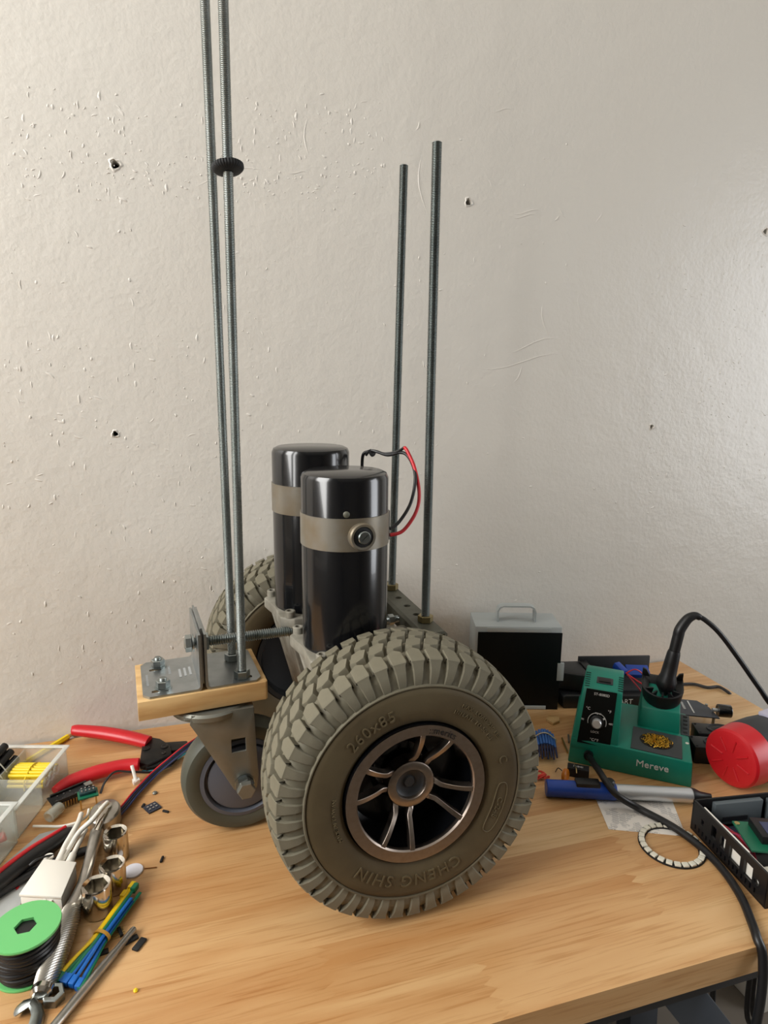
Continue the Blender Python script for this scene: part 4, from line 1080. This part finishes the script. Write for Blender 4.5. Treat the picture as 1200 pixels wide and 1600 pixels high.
b = MB().prism([xy(P(853, 1127)), xy(P(857, 1121)), xy(P(873, 1124)), xy(P(874, 1130)), xy(P(864, 1134))], 0, .0045); tag(b.build('wood_chip', m_wood_block, loc=P(864, 1128), bevel=.0005), 'small pale wood chip before the grey box', 'wood chip')

# under the bench at the right: white box and hanging cables
tag(MB().box((1.12, .815, -.69), (.16, .07, .12)).build('white_carton', m_white, loc=(1.12, .815, -.75), bevel=.004), 'white carton on the floor under the bench', 'carton')
for k, pp in enumerate(([(1105, 1545), (1113, 1570), (1122, 1615)], [(1172, 1522), (1168, 1560), (1174, 1625)], [(1182, 1518), (1176, 1550), (1186, 1625)])):
    pts = [PY(px, py, .47 + .02 * k) for px, py in pp]; pts[0].z = -TH - .002
    pts.append(pts[-1] + V((0.01, 0, -.18))); pts.append(pts[-1] + V((0, 0, -.2)))
    tag(MB().tube(pts, .0032, 10).build('hanging_cable', m_black, loc=pts[0]), ['black cable hanging under the bench beside the splayed leg', 'black cable hanging under the bench, left of the close pair', 'black cable hanging under the bench, right of the close pair'][k], 'cable')

# ------------------------------------------------------------------ left side of the bench
m_clear = clear_plastic('clear_box_plastic', srgb(225, 228, 224), .26)
m_clear2 = clear_plastic('milky_box_plastic', srgb(228, 234, 228), .32)
def organiser(name, label, corner, yaw, W_, D_, H_, m, dividers, tabs):
    """corner: right rear corner on the table; the box runs to the left (-x) and to the front (-y)"""
    M = frame((corner.x, corner.y, 0), yaw)
    t = thing(name, label, 'organizer box', M @ V((-W_ / 2, -D_ / 2, 0)))
    th = .0016
    MB().box((-W_ / 2, -D_ / 2, th / 2), (W_, D_, th), M).build('bottom', m, t)
    MB().box((-th / 2, -D_ / 2, H_ / 2), (th, D_, H_), M).build('wall', m, t)
    MB().box((-W_ + th / 2, -D_ / 2, H_ / 2), (th, D_, H_), M).build('wall', m, t)
    MB().box((-W_ / 2, -th / 2, H_ / 2), (W_, th, H_), M).build('wall', m, t)
    MB().box((-W_ / 2, -D_ + th / 2, H_ / 2), (W_, th, H_), M).build('wall', m, t)
    b = MB(); w2 = .0035
    outer = [(w2, w2), (-W_ - w2, w2), (-W_ - w2, -D_ - w2), (w2, -D_ - w2)]; inner = [(-.002, -.002), (-W_ + .002, -.002), (-W_ + .002, -D_ + .002), (-.002, -D_ + .002)]
    vs = [(x, y, H_) for x, y in outer] + [(x, y, H_) for x, y in inner] + [(x, y, H_ + .0022) for x, y in outer] + [(x, y, H_ + .0022) for x, y in inner]
    fs = []
    for i in range(4):
        j = (i + 1) % 4
        fs += [(i, j, 4 + j, 4 + i), (8 + i, 12 + i, 12 + j, 8 + j), (i, 8 + i, 8 + j, j), (4 + i, 4 + j, 12 + j, 12 + i)]
    b.add(vs, fs, M).build('rim', clear_plastic('milky_rim', srgb(236, 238, 234), .55), t, bevel=.0006)
    for (x0, y0, x1, y1) in dividers:
        b = MB(); d = V((x1 - x0, y1 - y0, 0)); c = V(((x0 + x1) / 2, (y0 + y1) / 2, H_ / 2))
        b.box((0, 0, 0), (d.length, .0013, H_ - .004), M @ Matrix.Translation(c) @ Matrix.Rotation(math.atan2(d.y, d.x), 4, 'Z')); b.build('divider', m, t)
    for y in tabs:
        b = MB().lathe([(.0055, -.0012), (.0055, .0012)], M @ axis_frame((.0018, y, H_ - .010), (1, 0, 0)), 20); b.build('divider_tab', m, t)
    return t, M
ca = P(107, 1212); ca.y = .7930
boxA, OA = organiser('organizer_box', 'clear plastic organizer holding yellow and black heat shrink tubes', V((-.1600, .7950, 0)), -16, .150, .115, .036, m_clear,
                     [(-.050, 0, -.050, -.115), (-.050, -.062, 0, -.062), (-.100, 0, -.100, -.115)], [-.030, -.042, -.054])
boxB, OB = organiser('organizer_box', 'milky plastic organizer with teal and pink parts at the left edge', V((-.1910, .6790, 0)), -16, .120, .090, .044, m_clear2,
                     [(-.045, 0, -.045, -.09), (0, -.045, -.12, -.045)], [-.030, -.042, -.054])
# yellow tubes tied in a bundle, in the box
ybm = OA @ Matrix.Translation((-.0262, -.0310, .0100))
k = 0
for row in range(3):
    for col in range(8):
        y = -.0165 + .0046 * col + (.0023 if row % 2 else 0); z = .0046 + row * .0044 + .005 * math.cos((col - 3.5) * .38)
        if row == 2 and col in (0, 7): continue
        b = MB().lathe([(.0014, -.0205), (.0022, -.0205), (.0022, .0205), (.0014, .0205)], ybm @ axis_frame((0, y, z), (1, 0, 0)), 10, closed=True)
        tag(b.build('heat_shrink_tube', m_yellow, loc=ybm @ V((0, y, 0))), 'yellow heat shrink tube in the tied bundle inside the clear box', 'heat shrink tube', 'yellow tubes tied in a bundle')
pts = [ybm @ V((.0, -.0185 + .0375 * i / 10, .0128 + .0085 * math.sin(i / 10 * PI))) for i in range(11)]
tag(MB().tube([ybm @ V((0, -.0195, .002))] + pts + [ybm @ V((0, .0200, .002))], .0009, 6).build('bundle_tie', m_yellow, loc=ybm @ V((0, 0, 0))), 'yellow tie round the yellow tube bundle', 'tie')
# black tubes
bbm = OA @ Matrix.Translation((-.0745, -.0500, .0140)) @ Matrix.Rotation(math.radians(11), 4, 'X')
for i, (dx, z, l0, l1) in enumerate(((-.016, .008, -.045, .040), (-.007, .008, -.045, .043), (.003, .008, -.045, .040), (.013, .008, -.045, .043), (-.011, .017, -.042, .042), (-.002, .017, -.045, .046), (.008, .017, -.045, .044), (.003, .026, -.042, .044), (-.006, .026, -.040, .040))):
    b = MB().lathe([(.0030, l0), (.0046, l0), (.0046, l1), (.0030, l1)], bbm @ axis_frame((dx, 0, z - .002), (.12, 1, .16 * 0)), 12, closed=True)
    tag(b.build('heat_shrink_tube', m_black, loc=bbm @ V((dx, 0, 0))), 'black heat shrink tube in the bundle beside the yellow tubes', 'heat shrink tube', 'black tubes in the clear box')
for yy in (.018, .008):
    tag(MB().tube([bbm @ V((-.024, yy, .004)), bbm @ V((-.020, yy, .020)), bbm @ V((-.004, yy, .0305)), bbm @ V((.012, yy, .0245)), bbm @ V((.0205, yy, .008))], .0008, 6).build('clear_band', m_white, loc=bbm @ V((0, yy, 0))), ['pale band round the black tubes, nearer the wall', 'pale band round the black tubes, nearer the camera'][0 if yy > .01 else 1], 'rubber band')
# contents of the milky box and the red sleeve under it
c = OB @ V((-.022, -.022, .010)); tag(MB().tube([OB @ V((-.040, -.030, .008)), OB @ V((-.020, -.018, .012)), OB @ V((-.006, -.010, .016))], .0050, 12).build('pink_sleeve', mat('pink_sleeve', srgb(226, 96, 92), .5), loc=c), 'pink sleeve lying in the milky organizer', 'sleeve')
for i in range(4):
    c = OB @ V((-.030 + .006 * i, -.066, .010)); tag(MB().cyl(OB @ V((-.040, -.056 - .008 * i, .008)), OB @ V((-.006, -.054 - .008 * i, .009)), .0036, n=12).build('teal_tube', mat('teal_tube', srgb(70, 176, 160), .5), loc=c), 'teal tube lying in the milky organizer', 'tube', 'teal tubes in the milky organizer')

# crimping tool with red handles
cr_ = thing('crimping_tool', 'crimping pliers with two open red handles and a black jaw', 'pliers', P(245, 1180))
def grip(pts, r, name, m, parent, flat=.8): return MB().tube(pts, r, 14, flat=flat).build(name, m, parent)
ha = [P(113, 1141, .020), P(120, 1141, .020), P(160, 1145, .018), P(200, 1152, .016), P(232, 1160, .012)]
hb_ = [P(86, 1236, .010), P(110, 1221, .011), P(150, 1207, .012), P(190, 1197, .012), P(217, 1194, .012)]
grip(ha, [.0060, .0085, .0098, .0100, .0096], 'red_handle', m_red, cr_); grip(hb_, [.0060, .0088, .0098, .0092, .0086], 'red_handle', m_red, cr_)
J = lambda x, y: xy(P(x, y, .010))
m_gun = mat('gunmetal', srgb(34, 34, 34), .42, .6, noise=(60, srgb(52, 48, 44), .8))
MB().prism([J(222, 1168), J(232, 1153), J(250, 1156), J(266, 1166), J(268, 1178), J(252, 1186), J(232, 1196), J(218, 1194)], .003, .012, None).build('jaw_plate', m_gun, cr_, bevel=.001)
MB().prism([J(250, 1160), J(292, 1157), J(297, 1164), J(284, 1170), J(258, 1174)], .004, .010, None).build('jaw_nose', m_gun, cr_, bevel=.001)
MB().prism([J(225, 1192), J(262, 1176), J(282, 1174), J(270, 1186), J(246, 1194), J(228, 1198)], .002, .0080, None).build('lower_jaw', m_gun, cr_, bevel=.001)
for px, py, r in ((257, 1167, .0046), (228, 1170, .0050), (256, 1177, .0030)):
    c = P(px, py, .012); MB().lathe([(r, .011), (r, .0132), (r * .7, .0138), (r * .3, .0132)], Matrix.Translation((c.x, c.y, 0)), 20).build('pivot_pin', m_gun, cr_)
# yellow pencil behind the box
a = P(78, 1168, .004); e = P(106, 1151, .004)
pc = thing('yellow_pencil', 'yellow pencil behind the red crimper handle', 'pencil', V((a.x, a.y, 0)))
dd = (e - a).normalized(); a0_ = e - dd * .10
MB().lathe([(.0036, 0), (.0036, (e - a0_).length)], axis_frame(a0_, dd), 6).build('shaft', m_yellow, pc, smooth=0)
MB().lathe([(.0036, 0), (.0005, .014)], axis_frame(e, dd), 12).build('tip', m_wood_block, pc)

# ribbon cable passing under the caster
base = [(178, 1276, .007), (195, 1258, .006), (213, 1236, .005), (240, 1208, .006), (268, 1184, .012), (292, 1165, .016), (315, 1150, .012)]
rb = thing('ribbon_cable', 'flat four wire cable of red and navy strands running under the caster', 'cable', P(230, 1220))
for i, m in enumerate((m_red_wire, mat('navy_wire', srgb(24, 30, 62), .45), m_black, mat('blue_wire', srgb(26, 40, 84), .45))):
    MB().tube([P(px, py, z) + V((.0022 * i - .003, -.0016 * i, 0)) for px, py, z in base], .0012, 8).build('strand', m, rb)
tag(MB().tube([P(268, 1196, .003), P(240, 1206, .004), P(205, 1206, .012), P(180, 1206, .022), P(164, 1222, .016), P(157, 1240, .008)], .0013, 8).build('black_wire', m_black, loc=P(170, 1220)), 'thin black wire arching over the lower red handle', 'wire')
tag(MB().tube([P(292, 1176, .004), P(270, 1190, .003), P(245, 1203, .003), P(222, 1205, .003)], .0014, 8).build('teal_wire', mat('teal_wire', srgb(30, 110, 120), .5), loc=P(260, 1195)), 'teal wire beside the black crimper jaw', 'wire')
# white cable tie standing up
zt_ = thing('cable_tie', 'short white cable tie standing beside the lower red handle', 'cable tie', P(212, 1224))
MB().box((0, 0, .003), (.008, .007, .006), frame(P(213, 1224), 20)).build('tie_head', m_white, zt_, bevel=.0008)
a = P(213, 1222, .004); e = P(206, 1196, .018); MB().tube([a, e], .0020, 8, smooth=False, flat=.45).build('tie_strap', m_white, zt_)

# microcontroller and sensor boards
MM = frame(P(112, 1252), 28)
mc = thing('microcontroller_board', 'black microcontroller board with pin rows beside the clear organizer', 'circuit board', P(112, 1252))
MB().box((0, 0, .0100), (.046, .019, .0016), MM).build('board_plate', m_black_matte, mc)
for s in (-1, 1):
    MB().box((0, s * .0078, .0120), (.040, .0024, .0026), MM).build('header_strip', m_black, mc)
    for k in range(13): MB().box((-.018 + .003 * k, s * .0078, .0066), (.0007, .0007, .0132), MM).build('pin', m_pin, mc)
MB().box((-.006, 0, .0116), (.008, .008, .0016), MM @ Matrix.Rotation(.78, 4, 'Z')).build('chip', m_black, mc)
MB().box((.0195, 0, .0124), (.008, .0076, .0036), MM).build('usb_socket', m_zinc, mc)
for k in range(7): MB().box((-.017 + .0035 * k, .004 if k % 2 else -.0045, .0112), (.0016, .0012, .0010), MM).build('chip_part', m_solder, mc)
NM_ = frame(P(138, 1248, .012), 12)
sb = thing('sensor_board', 'small green sensor board on white and yellow wires by the ratchet', 'circuit board', P(138, 1250))
MB().box((0, 0, .0062), (.021, .016, .0016), NM_).build('board_plate', m_pcb, sb)
MB().box((0, .0016, .0086), (.017, .0100, .0034), NM_).build('connector', mat('dark_teal', srgb(24, 56, 60), .4), sb, bevel=.0004)
for k in range(4):
    for s in (0, 1): MB().box((-.006 + .004 * k, -.0005 + .005 * s, .0110), (.0014, .0020, .0024), NM_).build('solder_pin', m_solder, sb)
for sx in (-1, 1): MB().box((sx * .008, 0, -.003), (.0016, .0016, .0170), NM_).build('leg', m_pin, sb)
MB().tube([P(144, 1262, .014), P(141, 1275, .010), P(132, 1290, .006), P(122, 1300, .004)], .0011, 8).build('yellow_wire', mat('olive_wire', srgb(170, 160, 70), .5), sb)
MB().tube([P(139, 1264, .014), P(135, 1276, .010), P(120, 1285, .008), P(95, 1291, .006), P(72, 1291, .006), P(52, 1291, .004)], .0014, 8).build('white_wire', m_white, sb)

# white junction box with three cables
wc = [P(68, 1342, .022), P(119, 1347, .022), P(96, 1401, .022), P(30, 1397, .022)]
jb = thing('junction_box', 'white plastic junction box with white cables beside the ratchet', 'junction box', (wc[0] + wc[2]) / 2 - V((0, 0, .022)))
b = MB(); b.hull8([V((p.x, p.y, .0025)) for p in wc], [V((p.x, p.y, .019)) for p in wc]); b.build('box_body', m_white, jb, bevel=.0020)
b = MB(); cc = sum(wc, V((0, 0, 0))) / 4; b.hull8([V((p.x, p.y, .0192)) + (p - cc) * .02 for p in wc], [V((p.x, p.y, .0222)) + (p - cc) * .02 for p in wc]); b.build('lid', m_white, jb, bevel=.0010)
for px, py in ((76, 1339), (75, 1407)):
    c = P(px, py, .017); MB().lathe([(.0044, .016), (.0044, .018), (.0018, .018), (.0018, .016)], Matrix.Translation((c.x, c.y, 0)), 20, closed=True).build('screw_ear', m_white, jb)
c = P(54, 1408, .012); MB().lathe([(.0032, 0), (.0032, .003)], axis_frame(c + V((0, .004, 0)), (-.2, -1, 0)), 16).build('corner_screw', m_fork, jb)
for nm, pts, r in (('cable', [(92, 1346, .014), (100, 1325, .014), (112, 1304, .016), (122, 1286, .016), (127, 1272, .014)], .0028),
                   ('cable', [(96, 1346, .014), (108, 1326, .013), (124, 1300, .018), (145, 1280, .026), (160, 1262, .030), (168, 1254, .030)], .0026),
                   ('cable', [(108, 1348, .012), (116, 1332, .012), (126, 1312, .012), (134, 1296, .010)], .0024)):
    MB().tube([P(*q) for q in pts], r, 10).build(nm, m_white, jb)
for px, py, qx, qy in ((91, 1350, 99, 1330), (107, 1352, 114, 1335)):
    MB().cyl(P(px, py, .014), P(qx, qy, .014), .0044, .0034, n=16).build('strain_relief', m_white, jb)

# grey card under the boxes, pliers with black and red grip
b = MB().prism([xy(P(62, 1306)), xy(P(118, 1290)), xy(P(100, 1312)), xy(P(62, 1360)), xy(P(30, 1420)), xy(P(6, 1470)), xy(P(-45, 1480)), xy(P(-30, 1400)), xy(P(10, 1350))], 0, .0022)
gt = b.build('grey_plate', mat('grey_card', srgb(172, 174, 172), .45, noise=(60, srgb(150, 152, 152), .6)), loc=P(30, 1400))
tag(gt, 'flat grey plate lying under the white junction box', 'plate')
pl_ = thing('pliers', 'pliers with black and red dipped grip at the left edge', 'pliers', P(40, 1350))
g = [P(116, 1300, .011), P(106, 1303, .012), P(85, 1317, .012), P(55, 1336, .012), P(20, 1362, .012), P(-20, 1395, .011), P(-60, 1428, .009)]
MB().tube(g, [.0045, .0072, .0082, .0085, .0085, .0080, .0060], 14, flat=.9).build('grip', m_black, pl_)
MB().tube([p + V((-.0020, .0040, .0062)) for p in g[1:]], [.0018, .0026, .0030, .0032, .0030, .0020], 10).build('grip_inlay', m_red, pl_)
g2 = [P(150, 1322, .006), P(125, 1332, .006), P(90, 1345, .005), P(30, 1376, .0055), P(-30, 1412, .007), P(-70, 1436, .008)]
MB().tube(g2, [.0030, .0052, .0050, .0050, .0055, .0050], 12, flat=.8).build('grip', m_black, pl_)
MB().prism([xy(P(-58, 1422)), xy(P(-62, 1444)), xy(P(-130, 1474)), xy(P(-132, 1466))], .003, .011).build('jaw', m_zinc, pl_)
tag(MB().tube([P(46, 1352, .022), P(56, 1344, .024), P(72, 1338, .020), P(84, 1336, .017)], .0011, 8).build('loose_wire', m_dark, loc=P(60, 1345)), 'grey wire end with a red tip beside the white box', 'wire')
tag(MB().prism([xy(P(28, 1386)), xy(P(31, 1388)), xy(P(27, 1394)), xy(P(25, 1392))], .0022, .0035).build('red_chip', m_red, loc=P(28, 1390)), 'tiny red chip on the grey plate', 'chip')

# ratchet
rt = thing('ratchet_wrench', 'chrome ratchet wrench with a knurled grip', 'ratchet', P(110, 1400))
R0 = V((-.1290, .4790, .0090)); R1 = V((-.1195, .5560, .0095)); R2 = V((-.1145, .5840, .0100)); R3 = V((-.1105, .6560, .0110))
m_steelworn = mat('worn_steel', srgb(190, 187, 180), .32, .9, noise=(70, srgb(156, 152, 144), .7))
m_knurl = mat('knurled_steel', srgb(176, 172, 164), .34, 1.0)
dG = (R1 - R0); MG = axis_frame(R0, dG); L_ = dG.length; b = MB(); nn2 = 40; rings_ = 60; vs = []; fs = []
for i in range(rings_ + 1):
    t = i / rings_; r = .0074 + .0026 * math.sin(PI * min(1, max(0, t))) ** .6
    for j in range(nn2): a = 2 * PI * j / nn2; rr = r + .00035 * (1 if (i + j) % 2 else -1); vs.append((rr * math.cos(a), rr * math.sin(a), L_ * t))
for i in range(rings_):
    for j in range(nn2): j2 = (j + 1) % nn2; fs.append((i * nn2 + j, i * nn2 + j2, (i + 1) * nn2 + j2, (i + 1) * nn2 + j))
b.add(vs, fs, MG).build('knurled_grip', m_knurl, rt, smooth=0)
MB().lathe([(.0001, -.008), (.0060, -.0075), (.0084, -.005), (.0086, -.001), (.0070, .001)], MG, 32).build('end_cap', m_chrome, rt)
MB().tube([R1 - (R2 - R1) * .15, R2, R2.lerp(R3, .5), R3], [.0080, .0056, .0052, .0070], 20).build('shaft', m_steelworn, rt)
hd = V((-.1050, .6820, 0))
MB().lathe([(.0150, .001), (.0172, .003), (.0172, .0170), (.0150, .0190), (.0001, .0192)], Matrix.Translation(hd) @ Matrix.Diagonal((.92, 1.25, 1, 1)), 40).build('ratchet_head', m_steelworn, rt)
MB().tube([hd + V((.001, .002, .0195)), hd + V((-.002, -.018, .0200)), hd + V((-.005, -.030, .016))], [.0050, .0042, .0030], 12, flat=.5).build('reverse_lever', m_chrome, rt)
MB().lathe([(.0070, .019), (.0070, .0215), (.0050, .0225)], Matrix.Translation(hd + V((0, .004, 0))), 24).build('release_cap', m_chrome, rt)

# three sockets
def socket(c, r, h, label):
    t = thing('socket', label, 'socket', c, 'loose sockets')
    M = Matrix.Translation(c)
    MB().lathe([(r * .9, 0), (r, .001), (r, h - .0014), (r * .95, h)], M, 40, caps=False).build('shell', m_chrome, t)
    hx = []
    for i in range(36):
        a = 2 * PI * i / 36; q = (a % (PI / 3)) - PI / 6; hx.append(.80 * r * math.cos(PI / 6) / math.cos(q) * .99)
    b = MB(); vs = []; n = 36
    for (f, z) in ((None, h), (1.0, h - .0012), (1.0, h * .35)):
        for i in range(n):
            a = 2 * PI * i / n; rr = r * .95 if f is None else hx[i]
            vs.append((rr * math.cos(a), rr * math.sin(a), z))
    fs = [tuple(2 * n + i for i in range(n))]
    for q in range(2):
        for i in range(n): j = (i + 1) % n; fs.append((q * n + i, q * n + j, (q + 1) * n + j, (q + 1) * n + i))
    b.add(vs, fs, M).build('hex_bore', m_chrome, t, smooth=20)
    MB().lathe([(r * .9, 0), (r * .5, 0), (r * .5, .004), (.0001, .004)], M, 32, caps=False).build('socket_foot', m_chrome, t)
    return t
socket(V((-.0985, .5580, 0)), .0128, .0290, 'chrome socket nearest the yellow and blue cable ties')
socket(V((-.0875, .5835, 0)), .0120, .0275, 'chrome socket in the middle, beside the white disc')
socket(V((-.0885, .6265, 0)), .0118, .0300, 'chrome socket farthest back, beside the ratchet head')
dc = P(208, 1362); tag(MB().lathe([(.0092, 0), (.0096, .0004), (.0096, .0016), (.0092, .0020), (.0001, .0020)], Matrix.Translation((dc.x, dc.y, 0)), 36).build('white_disc', mat('white_disc', srgb(222, 220, 228), .4), loc=dc), 'round white disc lying beside the middle socket', 'disc')

# spool of black wire
sc_ = P(40, 1446, .038); sc_.z = 0
sp = thing('wire_spool', 'bright green spool wound with black wire', 'spool', sc_)
m_spool = mat('spool_green', srgb(106, 190, 114), .42)
def hexw(a): q = (a % (PI / 3)) - PI / 6; return math.cos(PI / 6) / math.cos(q)
MT = Matrix.Translation(sc_)
def flange(z0, z1, R_):
    n = 48; b = MB(); vs = []
    for (r, z, hx) in ((R_, z0, 0), (R_ + .0004, (z0 + z1) / 2, 0), (R_, z1, 0), (.0088, z1, 1), (.0088, z0, 1)):
        for i in range(n): a = 2 * PI * i / n; rr = r * (hexw(a) if hx else 1); vs.append((rr * math.cos(a), rr * math.sin(a), z))
    fs = []
    for q in range(5):
        q2 = (q + 1) % 5
        for i in range(n): j = (i + 1) % n; fs.append((q * n + i, q * n + j, q2 * n + j, q2 * n + i))
    b.add(vs, fs, MT).build('flange', m_spool, sp, smooth=35)
flange(.0, .0024, .0265); flange(.0356, .0380, .0265)
MB().lathe([(.0088, .002), (.0110, .002), (.0110, .036), (.0088, .036)], MT, 24, closed=True).build('core', m_spool, sp)
for k in range(9):
    z = .0046 + .0037 * k
    pts = [sc_ + V(((.0232 + .0008 * math.sin(3 * a + k)) * math.cos(a), (.0232 + .0008 * math.sin(3 * a + k)) * math.sin(a), z + .0007 * math.sin(2 * a + k * 2))) for a in [2 * PI * i / 40 for i in range(41)]]
    MB().tube(pts, .0021, 8, smooth=False).build('wire_turn', m_black, sp)
MB().lathe([(.0225, .003), (.0225, .0352)], MT, 40).build('wire_core', m_black, sp)

# bundle of cable ties
A0 = P(100, 1532, .004); B0 = P(158, 1466, .006); C0 = P(205, 1400, .005)
def tie(off, col, head_first, spread, label, zz, tip=0.0):
    s = V((1, -.62, 0)).normalized()
    a = A0 + s * spread + V((0, 0, zz * .4)); m_ = B0 + s * off + V((0, 0, zz)); c = C0 + s * (off * 1.1) + V((0, 0, zz * .8)) + (C0 - B0).normalized() * tip
    t = thing('cable_tie', label, 'cable tie', V((m_.x, m_.y, 0)), 'cable ties in the banded bundle')
    MB().tube([a, a.lerp(m_, .5), m_, c], .0017, 8, flat=.5).build('strap', col, t)
    h = a if head_first else c; d_ = (m_ - h).normalized()
    MB().box((0, 0, 0), (.0080, .0056, .0048), axis_frame(h, d_) @ Matrix.Rotation(PI / 2, 4, 'Y')).build('tie_head', col, t, bevel=.0006)
m_tb = mat('tie_blue', srgb(14, 96, 178), .4); m_tg = mat('tie_green', srgb(8, 112, 78), .4); m_ty = mat('tie_yellow', srgb(240, 200, 18), .4)
for off, sp_, zz, l_ in ((.0030, -.0030, .001, 'blue cable tie whose head lies farthest left'), (.0045, .0150, .0015, 'blue cable tie whose head lies farthest right'), (.0015, .0040, .0040, 'blue cable tie on top in the middle of the bundle'),
                     (.0038, .0095, .0050, 'blue cable tie second from the right in the bundle'), (.0026, .0005, .0030, 'blue cable tie second from the left in the bundle')): tie(off, m_tb, 1, sp_, l_, zz, -.006)
for off, sp_, zz, l_, h_ in ((.0055, .0175, .000, 'green cable tie lowest on the right of the bundle', 1), (.0002, .0020, .0046, 'green cable tie running on top of the bundle', 0), (-.0006, -.0030, .0030, 'green cable tie between the blue and yellow ties', 1)): tie(off, m_tg, h_, sp_, l_, zz, .006)
for off, sp_, zz, l_, t_ in ((-.0040, -.0085, .001, 'yellow cable tie at the left of the bundle', .002), (-.0028, -.0070, .0045, 'yellow cable tie lying on the other yellow ties', .007), (-.0050, -.0060, .003, 'yellow cable tie with its head lowest at the far end', -.003)): tie(off, m_ty, 0, sp_, l_, zz, t_)
dB = (C0 - A0).normalized(); BMt = axis_frame(B0 + V((.0008, 0, .0022)), dB)
tag(MB().lathe([(.0072, -.0016), (.0080, -.0012), (.0080, .0012), (.0072, .0016)], BMt @ Matrix.Diagonal((1, .72, 1, 1)), 28, closed=True).build('rubber_band', mat('amber_band', srgb(190, 140, 48), .45), loc=B0), 'amber rubber band round the cable ties', 'rubber band')

# small rod, nut, bent bracket and crumbs
a = P(78, 1612, .0038); e = P(210, 1451, .0038); dd = (e - a).normalized()
rd = thing('hinge_pin', 'slim polished steel pin lying diagonally in front', 'pin', V((a.x, a.y, 0)))
MB().lathe([(.0036, 0), (.0036, (e - a).length - .026), (.0030, (e - a).length - .025), (.0030, (e - a).length - .002), (.0024, (e - a).length)], axis_frame(a, dd), 20).build('shaft', m_steelworn, rd)
nt_ = P(84, 1562); tag(MB().hexnut(nt_, (.05, -.1, 1), .0150, .0085, hole=.0048, a0=.3).build('hex_nut', m_zinc, loc=nt_, smooth=25), 'loose zinc hex nut by the end of the ratchet', 'nut')
b = MB(); pts = [P(26, 1580, .003), P(36, 1572, .007), P(49, 1566, .009), P(56, 1574, .006), P(60, 1586, .003), P(54, 1610, .003)]
tag(b.tube(pts, [.0045, .0050, .0042, .0050, .0055, .0055], 8, smooth=False, flat=.5).build('wing_nut', m_zinc, loc=P(45, 1580)), 'bent zinc clip lying below the hex nut', 'clip')
ph_ = thing('pin_header', 'tiny pin header strip lying beside the steel pin', 'pin header', P(187, 1458))
MB().box((0, 0, .0014), (.010, .0026, .0024), frame(P(188, 1458), -70)).build('strip', m_black_matte, ph_)
for k in range(4): MB().box((-.0036 + .0024 * k, -.003, .0014), (.0007, .013, .0007), frame(P(188, 1458), -70)).build('pin', m_pin, ph_)
crumbs = [((205, 1470), (.012, .005), 25, 'black rubber scrap touching the steel pin'), ((218, 1477), (.013, .006), 55, 'black rubber scrap lying clear of the steel pin'), ((160, 1490), (.010, .005), 10, 'black plastic crumb beside the blue cable ties'),
          ((224, 1260), (.003, .006), -20, 'black crumb left of the tiny four pin board'), ((259, 1269), (.008, .0025), -35, 'dark splinter right of the tiny four pin board'), ((253, 1344), (.0025, .008), -15, 'dark splinter on bare wood past the white disc')]
for (c, s_, a_, l_) in crumbs:
    p = P(*c); tag(MB().box((0, 0, .0011), (s_[0], s_[1], .0021), frame(p, a_)).build('scrap', m_black_matte, loc=p, bevel=.0006), l_, 'scrap')
p = P(236, 1357); tag(MB().cyl(P(226, 1357, .0007), P(245, 1355, .0007), .0006, n=6).build('copper_strand', mat('copper', srgb(200, 140, 90), .35, 1.0), loc=p), 'short bare copper strand beside the white disc', 'wire')
p = P(212, 1549); tag(MB().lathe([(.0016, 0), (.0020, .0012), (.0008, .0026)], Matrix.Translation(p), 7).build('yellow_crumb', m_yellow, loc=p), 'tiny yellow crumb on bare wood in front', 'crumb')
p = P(242, 1240); tag(MB().lathe([(.0026, 0), (.0030, .0014), (.0016, .0026)], Matrix.Translation(p), 8).build('solder_blob', m_fork, loc=p), 'small solder blob behind the tiny four pin board', 'blob')
pm = frame(P(238, 1263), 30); pb_ = thing('tiny_board', 'tiny square dark board with silver contacts on bare wood', 'circuit board', P(238, 1263))
MB().box((0, 0, .0009), (.0150, .0150, .0016), pm).build('board_plate', m_pcb_dark, pb_)
for i in range(3):
    for j in range(2): MB().box((-.004 + .004 * i, -.0025 + .005 * j, .0021), (.0022, .0022, .0012), pm).build('contact', m_solder, pb_)

# clear cap between organizer and microcontroller
cc_ = P(76, 1286); cm = axis_frame(V((cc_.x, cc_.y, .0068)), (.5, .85, 0))
cap = thing('clear_cap', 'clear plastic cap lying between organizer and microcontroller', 'cap', cc_)
MB().lathe([(.0050, 0), (.0066, .0010), (.0066, .0170), (.0058, .0190), (.0053, .0170), (.0053, .0020)], cm, 24, closed=True).build('shell', m_clear2, cap)
